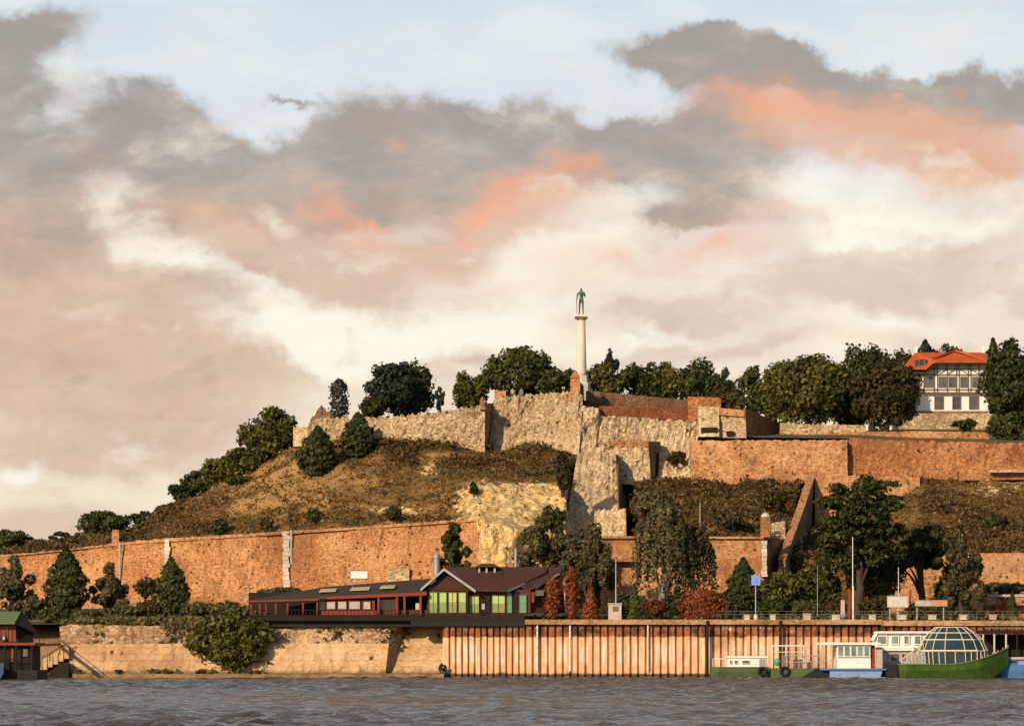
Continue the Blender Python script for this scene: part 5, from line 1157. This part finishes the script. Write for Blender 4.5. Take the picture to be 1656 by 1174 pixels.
def hill_Y(px, py):
    ci = int(np.argmin(abs(pxs - px))); b = min(HR, key=lambda r: abs(HY - (r[ci].z - CAMZ) * F / r[ci].y - py) + (50 if r[ci].y < 440 else 0)); return b[ci].y - .3
NTREE = [0]
def tree(name, label, px, py0, py1, wpx, Y, mode, mat, leaf=.34, dens=1.0, group=None, cat='tree', trunk='trunk', dy=.8, lean=0, perch=False):
    """crown fills py0..py1 (crown bottom) and is wpx wide at distance Y; stands on the terrain"""
    if group == PT_: py1 += 14; wpx *= 1.2
    if group == LT: wpx *= 1.16; py1 += 5
    NTREE[0] += 1; rng = np.random.default_rng(NTREE[0] * 7 + 3); s = Y / F
    x = XX(px, Y); g = ZZ(py1, Y) if perch else gz(x, Y) - .05; zt, zb = ZZ(py0, Y), ZZ(py1, Y); zb = max(zb, g + .05)
    rx = wpx * s / 2; rz = (zt - zb) / 2; ry = rx * dy; c = np.array([x, Y, (zt + zb) / 2])
    t = thing(name, label, cat, (x, Y, g), group)
    area = 4 * math.pi * ((rx * ry) ** 1.6 / 3 + 2 * ((rx * rz) ** 1.6) / 3) ** (1 / 1.6)
    leaf *= .8; n = int(min(24000 if mode == 'layered' else 15000, max(200, area / (leaf * leaf) * 2.1 * dens)))
    p, u = crown_points(mode, c, rx, ry, rz, n, rng)
    p[:, 2] = np.maximum(p[:, 2], g + .03)
    # trunk and limbs
    m = MB(); H = zt - g; r0 = max(.05, min(.5, .028 * H + .02 * rx)); top = Vector((x + lean, Y, zb + (zt - zb) * (.85 if mode in ('cone', 'flame', 'cedar') else .55)))
    base = Vector((x, Y, g - .3)); k = 6; tp = [base.lerp(top, i / k) + Vector((mn.noise(Vector((i * .7, NTREE[0], 0))), mn.noise(Vector((i * .7, NTREE[0], 9))), 0)) * r0 * (1.0 if 0 < i < k else 0) for i in range(k + 1)]
    m.tube(tp, [r0 * (1.25 - 1.0 * i / k) for i in range(k + 1)], 8)
    if mode in ('round', 'sparse', 'big', 'low', 'weep', 'cedar', 'loose', 'layered'):
        for i in range(9 if mode in ('sparse', 'cedar', 'loose', 'layered') else 6):
            q0 = tp[2 + i % 4]; j = rng.integers(0, len(p)); q1 = Vector(p[j]) * .85 + Vector(c) * .15; mid = q0.lerp(q1, .5) + Vector((0, 0, .12 * (q1 - q0).length))
            m.tube([q0, mid, q1], [r0 * .5, r0 * .3, r0 * .1], 6)
    m.build('trunk', trunk, t, True)
    v, f = leaf_mesh(p, u, leaf, rng, .66); raw_mesh('crown', v, f, mat, t)
    return t
PT_ = 'trees along the hilltop plateau'; LT = 'trees on the left ridge'; QT = 'trees along the promenade'; SH = 'shrubs on the slopes'
# hilltop row, left to right
tree('conifer', 'thin ragged conifer standing alone on the hilltop, left of the broad dark tree', 548, 614, 672, 25, 515, 'column', 'f_blue', .3, .7, PT_)
tree('broad_tree', 'broad dome-shaped dark tree with a brown middle on the hilltop', 640, 580, 672, 88, 512, 'round', 'f_blue', .36, 1, PT_)
tree('browning_tree', 'brown-tinged tall tree rising through the right half of the broad dark dome', 672, 577, 668, 66, 516, 'round', 'f_dark', .34, .8, PT_)
tree('bush', 'dark rounded bush at the left foot of the broad dark dome', 603, 640, 676, 38, 508, 'round', 'f_dark', .3, 1.2, PT_)
tree('sparse_tree', 'small thin bluish tree right of the broad dark dome', 710, 620, 664, 17, 510, 'sparse', 'f_blue', .24, .8, PT_)
tree('round_tree', 'low green tree left of the visitors, at the start of the hilltop wood', 762, 600, 655, 58, 515, 'round', 'f_olive', .33, 1, PT_)
tree('broad_tree', 'tallest dark spreading tree left of the victory column', 838, 556, 645, 108, 522, 'big', 'f_dark', .36, 1, PT_)
tree('round_tree', 'shorter dark tree filling the gap just left of the column', 905, 590, 645, 66, 520, 'round', 'f_dark', .34, 1, PT_)
tree('round_tree', 'olive tree immediately right of the column pedestal', 976, 580, 640, 72, 525, 'round', 'f_olive', .34, 1, PT_)
tree('sparse_tree', 'spindly thin-topped tree poking up right of the column', 979, 558, 620, 34, 530, 'sparse', 'f_blue', .26, .7, PT_)
tree('round_tree', 'dark green tree behind the left half of the dark red parapet wall', 1036, 582, 646, 62, 528, 'round', 'f_dark', .34, 1, PT_)
tree('round_tree', 'mid green tree behind the middle of the dark red parapet wall', 1080, 584, 650, 60, 525, 'round', 'f_olive', .34, 1, PT_)
tree('broad_tree', 'flat-topped dark tree behind the right end of the dark red parapet wall', 1126, 577, 650, 60, 523, 'round', 'f_dark', .34, 1.1, PT_)
tree('bare_tree', 'far pale bare-branched tree in the gap behind the cream ruin', 1166, 594, 650, 40, 560, 'sparse', 'f_blue', .26, .7, PT_, trunk='paletrunk')
tree('bush', 'brown low bush between the cream ruin and the dark trees', 1172, 616, 662, 48, 520, 'round', 'f_brown', .3, 1, PT_)
tree('round_tree', 'loose dark tree left of the big round olive tree', 1212, 588, 672, 56, 518, 'round', 'f_dark', .33, .9, PT_)
tree('round_tree', 'narrow green tree tucked against the left side of the big round olive tree', 1252, 590, 676, 44, 516, 'round', 'f_olive', .33, .9, PT_)
tree('broad_tree', 'biggest round olive tree on the terrace with a short forked trunk', 1308, 562, 694, 138, 508, 'big', 'f_olive', .38, 1.1, PT_)
tree('round_tree', 'dark tree behind and between the big olive tree and the brownish tree', 1410, 554, 650, 82, 532, 'round', 'f_dark', .36, 1, PT_)
tree('browning_tree', 'brownish round tree beside the left end of the half-timbered house', 1434, 578, 694, 100, 506, 'big', 'f_brown', .36, 1.1, PT_)
tree('round_tree', 'olive tree low between the big olive tree and the brownish tree', 1378, 600, 690, 74, 512, 'round', 'f_olive', .35, 1, PT_)
tree('round_tree', 'small dark tree top showing left of the orange roof', 1464, 564, 620, 40, 550, 'round', 'f_brown', .32, 1, PT_)
tree('conifer', 'dark conifer peaking behind the left part of the orange roof', 1496, 550, 600, 30, 560, 'flame', 'f_blue', .3, 1, PT_)
tree('conifer', 'wide blue-green tree top behind the ridge of the orange roof', 1535, 555, 600, 54, 562, 'round', 'f_blue', .32, 1, PT_)
tree('conifer', 'slim dark tree top at the right end of the orange roof', 1606, 547, 620, 24, 548, 'flame', 'f_dark', .3, 1, PT_)
tree('broad_tree', 'large dark tree at the right edge overhanging the half-timbered house', 1640, 545, 712, 92, 503, 'big', 'f_dark', .38, 1.1, PT_)
tree('bush', 'dark bush at the foot of the large tree on the right edge', 1628, 668, 714, 56, 495, 'round', 'f_dark', .3, 1.1, PT_)
tree('bush', 'small clipped dark bush on the cream house terrace', 1562, 676, 690, 34, 520, 'low', 'f_dark', .22, 1.2, PT_)
# left ridge
tree('broad_tree', 'largest round olive tree on the left ridge beside the hilltop wall', 436, 656, 742, 88, 511, 'round', 'f_olive', .36, 1.25, LT)
tree('round_tree', 'leaning olive tree just below the largest ridge tree', 400, 714, 790, 62, 508, 'round', 'f_olive', .34, 1.2, LT)
tree('round_tree', 'dark olive tree halfway down the left ridge', 364, 736, 806, 66, 509, 'round', 'f_olive', .34, 1.2, LT)
tree('round_tree', 'lower dark green tree on the left ridge, fourth down from the top', 330, 756, 818, 60, 511, 'round', 'f_dark', .34, 1.2, LT)
tree('round_tree', 'lowest and leftmost dark tree of the ridge cluster', 299, 780, 826, 48, 513, 'round', 'f_dark', .32, 1.2, LT)
tree('bush', 'dark bush in the shade beneath the middle of the ridge trees', 386, 770, 808, 46, 505, 'round', 'f_dark', .3, 1.1, LT)
tree('conifer', 'dark conifer on the bare slope below the jagged ruin', 514, 690, 768, 54, hill_Y(514, 764), 'flame', 'f_dark', .32, 1.2, LT, dy=.9)
tree('conifer', 'dark conifer on the slope in front of the hilltop curtain wall', 579, 668, 740, 48, hill_Y(579, 736), 'flame', 'f_dark', .32, 1.2, LT, dy=.9)
# far left
tree('round_tree', 'big dark dome tree on the far skyline behind the long brick wall', 165, 827, 890, 80, 540, 'round', 'f_dark', .36, 1.2, LT)
tree('round_tree', 'dark tree on the skyline cut by the left edge', 12, 856, 905, 80, 545, 'round', 'f_dark', .36, 1.2, LT)
tree('round_tree', 'small pale dark-topped tree on the skyline between the two dome trees', 97, 856, 890, 34, 550, 'sparse', 'f_blue', .28, 1, LT)
tree('bush', 'low dark bush on the skyline left of the big dome tree', 66, 872, 896, 44, 540, 'low', 'f_dark', .3, 1.2, LT)
tree('bush', 'rounded dark bush just right of the big skyline dome tree', 236, 826, 868, 46, 520, 'round', 'f_dark', .32, 1.1, LT)
tree('bush', 'small bush at the left foot of the hill, next below the ridge trees', 266, 816, 856, 30, 518, 'round', 'f_dark', .3, 1.1, LT)
tag(MB().hexa([P(180, 884, 487), P(193, 884, 487), P(193, 884, 489), P(180, 884, 489)], [P(182, 856, 487), P(192, 857, 487), P(192, 857, 489), P(182, 856, 489)]).build('brick_stub', 'brick_plain'), 'small orange brick stub standing on top of the long brick wall', 'pillar')
# foreground left
tree('drab_tree', 'drab leafy tree at the left edge in front of the long brick wall', 18, 900, 1000, 112, 425, 'loose', 'f_drab', .3, 1, QT)
tree('conifer', 'larger dark pointed conifer in front of the long brick wall', 107, 886, 990, 66, 424, 'flame', 'f_dark', .32, 1.3, QT)
tree('sparse_tree', 'loose sparse tree between the two pointed conifers', 176, 906, 1003, 100, 426, 'loose', 'f_drab', .25, .95, QT)
tree('conifer', 'smaller dark pointed conifer nearer the veranda', 277, 903, 998, 56, 425, 'flame', 'f_dark', .32, 1.3, QT)
tree('bush', 'brown bush against the brick wall left of the smaller conifer', 236, 932, 965, 42, 440, 'round', 'f_brown', .28, 1, QT)
for i, (px, a, b, wd, mt, lab) in enumerate(((50, 965, 1008, 60, 'f_drab', 'drab shrub behind the green roof of the houseboat'), (85, 985, 1030, 56, 'f_olive', 'olive bush on the bank right of the houseboat'), (140, 985, 1008, 60, 'f_drab', 'low shrub at the foot of the larger pointed conifer'), (205, 975, 1008, 54, 'f_drab', 'grey-green shrub under the sparse tree, right side'), (240, 968, 1008, 48, 'f_scrub', 'dry shrub left of the smaller conifer trunk'), (320, 970, 1008, 60, 'f_drab', 'drab shrub right of the smaller conifer'), (366, 968, 1008, 50, 'f_olive', 'olive shrub behind the big riverside bush'), (455, 947, 972, 70, 'f_drab', 'low hedge-like shrub behind the left end of the veranda roof'))):
    tree('shrub', lab, px, a, b, wd, (416, 407, 418, 419, 420, 418, 415, 430)[i], 'low' if i != 1 else 'round', mt, .26, 1.1, 'shrubs on the grassy bank', 'shrub')
tree('riverside_bush', 'huge rounded olive bush spilling over the river wall to the water', 374, 985, 1090, 150, 399.5, 'big', 'f_olive', .32, 1.3, None, 'bush', dy=.5)
tree('riverside_bush', 'paler crown of the willow bush leaning on the veranda above the river wall', 385, 975, 1050, 90, 403, 'round', 'f_drab', .28, .9, None, 'bush', dy=.6)
tree('bush', 'tiny dark weed bush at the waterline where the sheet piling begins', 716, 1072, 1094, 14, 398.6, 'sparse', 'f_dark', .16, 1, None, 'bush')
# centre
tree('slender_tree', 'slender dark tree behind the restaurant chimney', 731, 842, 940, 78, 430, 'loose', 'f_dark', .25, .8, QT, dy=.9)
tree('broad_tree', 'loose drab tree behind the right end of the restaurant roof', 882, 818, 965, 128, 428, 'loose', 'f_drab', .27, 1.25, QT)
tree('broad_tree', 'taller drab pointed tree right of the restaurant, before the buttress', 950, 822, 988, 116, 426, 'loose', 'f_drab', .27, 1.25, QT)
tree('cypress', 'rusty red cypress nearest the restaurant wing', 893, 936, 1003, 25, 403.5, 'column', 'f_rust', .2, 1.3, 'rusty cypresses beside the restaurant')
tree('cypress', 'tallest rusty cypress, the middle one of the three right of the restaurant', 924, 917, 1003, 19, 404, 'column', 'f_rust', .2, 1.3, 'rusty cypresses beside the restaurant')
tree('cypress', 'short wide-footed rusty cypress, farthest from the restaurant', 955, 944, 1003, 28, 404, 'cone', 'f_rust', .2, 1.3, 'rusty cypresses beside the restaurant')
tree('conifer', 'small yellow-green cone conifer beside the pinkish kiosk', 1026, 944, 1003, 25, 403.5, 'cone', 'f_lime', .2, 1.5, QT)
tree('bush', 'maroon bush under the left weeping tree', 1061, 966, 1003, 46, 404, 'low', 'f_maroon', .22, 1.4, QT, 'bush')
tree('hedge', 'tall rust-orange clipped hedge at the foot of the right weeping tree', 1135, 954, 1003, 68, 404.5, 'column', 'f_rust', .22, 1.5, QT, 'hedge', dy=.25)
tree('weeping_tree', 'left and taller drab weeping tree before the lower brick wall', 1074, 808, 985, 100, 422, 'weep', 'f_drab', .25, .62, QT, trunk='paletrunk')
tree('weeping_tree', 'right drab weeping tree with a pale trunk, behind the rust hedge', 1120, 846, 985, 76, 424, 'weep', 'f_drab', .25, .6, QT, trunk='paletrunk')
tree('dark_bush', 'very dark bush between the maroon bush and the rust hedge', 1098, 950, 1003, 40, 412, 'round', 'f_dark', .26, 1.2, QT, 'bush')
tree('conifer', 'dark bushy conifer behind the blue sign, against the brick corner', 1202, 903, 992, 54, 414, 'flame', 'f_dark', .3, 1.3, QT)
tree('dark_shrub', 'dark mass of shrubs beside the lamp post left of the yellow-green conifer', 1000, 955, 1003, 40, 412, 'round', 'f_dark', .24, 1, QT, 'shrub')
# right
tree('spreading_tree', 'tall dark tree with layered airy branches in front of the brick counterfort', 1390, 766, 920, 166, 417, 'layered', 'f_dark', .3, 2.6, QT)
tree('round_tree', 'dense olive tree low behind the promenade, right of the blue sign', 1268, 918, 985, 76, 413, 'round', 'f_olive', .3, 1.2, QT)
tree('round_tree', 'dense dark olive tree directly left of the white lamp post', 1326, 892, 985, 74, 421, 'round', 'f_olive', .3, 1.2, QT)
tree('spreading_tree', 'yellowish olive tree under the tall layered tree, right of the white lamp post', 1408, 872, 975, 112, 424, 'round', 'f_olive', .28, .9, QT)
tree('spreading_tree', 'dark spreading tree with a leaning trunk behind the billboards', 1490, 838, 948, 160, 424, 'loose', 'f_dark', .28, 1.2, QT)
tree('poplar', 'dark narrow poplar right of the billboards', 1556, 856, 1000, 92, 420, 'loose', 'f_drab', .27, 1.5, QT)
tree('dark_tree', 'darker bushy tree leaning against the left side of the narrow poplar', 1536, 900, 992, 44, 423, 'round', 'f_dark', .28, 1.0, QT)
tree('bush', 'long low olive bush in front of the right-hand brick wall', 1622, 940, 968, 84, 432, 'low', 'f_drab', .26, 1.1, QT, 'bush')
tree('conifer', 'tiny dark cone conifer before the shelter at the right edge', 1637, 958, 1002, 20, 410, 'cone', 'f_dark', .2, 1.4, QT)
tree('bush', 'dark bush behind the planters right of the blue sign', 1248, 965, 1003, 60, 410, 'low', 'f_dark', .24, 1.1, QT, 'bush')
tree('bush', 'dark low bush behind the planters below the dense olive trees', 1302, 968, 1003, 66, 410, 'low', 'f_dark', .24, 1.1, QT, 'bush')
tree('bush', 'brownish bush behind the white pillar', 1352, 972, 1003, 40, 412, 'low', 'f_brown', .24, 1, QT, 'bush')
tree('bush', 'dark bush between the white lamp post and the white billboard', 1412, 962, 1003, 50, 413, 'low', 'f_brown', .24, 1, QT, 'bush')
tree('bush', 'dark low bush behind the half-orange sign', 1496, 972, 1003, 70, 412, 'low', 'f_brown', .24, 1, QT, 'bush')
# slope shrubs
for px, a, b, wd, mt, lab in ((1096, 727, 752, 34, 'f_brown', 'round brown-green bush lodged in the broken pale masonry'), (766, 779, 800, 18, 'f_dark', 'small dark shrub at the top left of the yellow rock'), (909, 728, 800, 28, 'f_brown', 'tall drab shrub in the corner between the bastion and the buttress'), (1612, 832, 856, 40, 'f_dark', 'dark shrub alone on the rubbly slope at the far right'), (510, 820, 848, 30, 'f_dark', 'dark shrub just above the middle of the long brick wall'), (355, 838, 866, 26, 'f_dark', 'dark shrub above the left part of the long brick wall'), (432, 836, 862, 24, 'f_olive', 'small shrub above the white quoin strip'), (660, 706, 720, 26, 'f_dark', 'low shrub at the foot of the hilltop curtain wall'), (636, 818, 842, 30, 'f_brown', 'brownish shrub above the blocked arch in the brick wall'), (1178, 824, 860, 50, 'f_drab', 'broad drab shrub on the slope left of the gate pillar'), (1052, 790, 840, 60, 'f_drab', 'large drab shrub on the slope right of the buttress'), (1255, 790, 830, 44, 'f_scrub', 'dry shrub left of the diagonal stair wall'), (902, 822, 850, 32, 'f_dark', 'green shrub on the yellow rock behind the loose drab tree')):
    tree('shrub', lab, px, a, b, wd, 486.2 if px == 1096 else hill_Y(px, b), 'round', mt, .26, 1.1, SH, 'shrub', perch=px == 1096)

# ------------------------------------------------------------------ scrub on the slopes: one mass of ground cover
rng = np.random.default_rng(5)
G = np.array([[tuple(p) for p in r] for r in HR]); sc = scrub.reshape(nrow, ncol); rk = rock.reshape(nrow, ncol); dr_ = dry.reshape(nrow, ncol)
wgt = (np.clip(sc, 0, 1.2) + .07) * np.clip(1 - rk * 1.25, 0.02, 1); wgt[:7] = 0; wgt[-5:] = 0; wgt = wgt[:-1, :-1]
wgt[:, (pxs[:-1] < -60)] = 0
dens_ = np.array([[mn.noise(Vector(HR[i][j]) * .22) for j in range(ncol - 1)] for i in range(nrow - 1)])
dens2 = np.array([[mn.noise(Vector((HR[i][j].x * .1 + HR[i][j].z * .35, HR[i][j].z * .22 - HR[i][j].x * .12, 7))) for j in range(ncol - 1)] for i in range(nrow - 1)])
dens_ = .55 * dens_ + .75 * dens2
wgt = wgt * np.clip(.4 + dens_ * 2.2, .02, 2.4)
idx = rng.choice(wgt.size, 21000, p=(wgt / wgt.sum()).ravel()); I, Jx = np.unravel_index(idx, wgt.shape)
u, v = rng.random((2, len(I), 1)); C0 = (G[I, Jx] * (1 - u) + G[I, Jx + 1] * u) * (1 - v) + (G[I + 1, Jx] * (1 - u) + G[I + 1, Jx + 1] * u) * v
k = 7; sz = rng.uniform(.2, .6, len(I)) * (1 + .4 * np.clip(sc[I, Jx], 0, 1)); pts = np.repeat(C0, k, 0) + rng.normal(0, 1, (len(I) * k, 3)) * np.array([.55, .55, .3]) * np.repeat(sz, k)[:, None] + np.array([0, 0, .22])
nr = np.tile([0, -.3, .8], (len(pts), 1)); vv, ff = leaf_mesh(pts, nr, np.repeat(sz, k) * .36, rng, .35)
tag(raw_mesh('scrub', vv, ff, 'f_scrub', loc=(0, 470, 8)), kind='stuff', label='dry brown scrub growing over the fortress slopes', cat='scrub')
wg2 = np.clip(1.1 - .5 * sc, .25, 1) * np.clip(1 - rk * 1.2, .03, 1); wg2[:24] = 0; wg2[-5:] = 0; wg2 = wg2[:-1, :-1] * (np.clip(.75 - dens_ * 2.2, .03, 2.4) + .35 * np.clip(dr_[:-1, :-1], 0, 1))
idx = rng.choice(wg2.size, 60000, p=(wg2 / wg2.sum()).ravel()); I, Jx = np.unravel_index(idx, wg2.shape); u, v = rng.random((2, len(I), 1))
C0 = (G[I, Jx] * (1 - u) + G[I, Jx + 1] * u) * (1 - v) + (G[I + 1, Jx] * (1 - u) + G[I + 1, Jx + 1] * u) * v
vv, ff = leaf_mesh(C0 + np.array([0, 0, .1]), np.tile([0, -.6, .3], (len(C0), 1)), rng.uniform(.07, .22, len(C0)), rng, .45)
tag(raw_mesh('dry_grass', vv, ff, 'f_straw', loc=(0, 470, 8)), kind='stuff', label='straw-coloured dry grass tufts all over the slopes', cat='grass')
# grass fringe on the bank above the river wall
n = 3600; gx = rng.uniform(XX(92, 404), XX(440, 404), n); gy = rng.uniform(402.2, 411, n); pts = np.stack([gx, gy, np.interp(gy, [402, 411], [5.75, 6.2]) + rng.random(n) ** 2 * .45], 1)
n2 = 2600; pts = np.concatenate([pts, np.stack([rng.uniform(XX(850, 404), XX(1656, 404), n2), rng.uniform(404, 412, n2), 6.2 + rng.random(n2) * .35], 1)])
n3 = 900; xx = rng.uniform(XX(120, 398), XX(440, 398), n3); pts = np.concatenate([pts, np.stack([xx, rng.uniform(397.6, 398.8, n3), .42 + rng.random(n3) ** 2 * .4], 1)[(np.sin(xx * 1.3) + np.sin(xx * .47)) > .1]])
vv, ff = leaf_mesh(pts, np.tile([0, -.5, .5], (len(pts), 1)), .3, rng, .3)
tag(raw_mesh('grass', vv, ff, 'f_grass', loc=(0, 405, 6)), kind='stuff', label='rough grass along the top and foot of the river bank', cat='grass')
# creepers on the rough upper course of the river wall and weeds along the wall tops
n = 2600; px_ = rng.uniform(100, 640, n); t_ = rng.random(n) ** 1.6; keep = np.sin(px_ * .05) + np.sin(px_ * .021 + 1) + rng.normal(0, .5, n) > .7
pts = np.array([tuple(P(a, 1009 + b_ * 34, 400.75 - .1 * b_)) for a, b_ in zip(px_[keep], t_[keep])])
for wl, m_ in ((WT, 260), ([(118, 1060, 401), (-100, 1050, 403)], 0)):
    q_ = rng.uniform(0, 770, m_); q_ = q_[np.sin(q_ * .031) + np.sin(q_ * .083) > .3]
    if len(q_): yy_, dd_ = line(wl, q_); pts = np.concatenate([pts, np.array([tuple(P(a, b_ - 1.5 + rng.normal(0, 1.2), c_ + .3)) for a, b_, c_ in zip(q_, yy_, dd_)])])
vv, ff = leaf_mesh(pts, np.tile([0, -.8, .2], (len(pts), 1)), rng.uniform(.12, .3, len(pts)), rng, .5)
tag(raw_mesh('creeper', vv, ff, 'f_drab', loc=(0, 405, 6)), kind='stuff', label='creepers and weeds growing on the old masonry', cat='creeper')
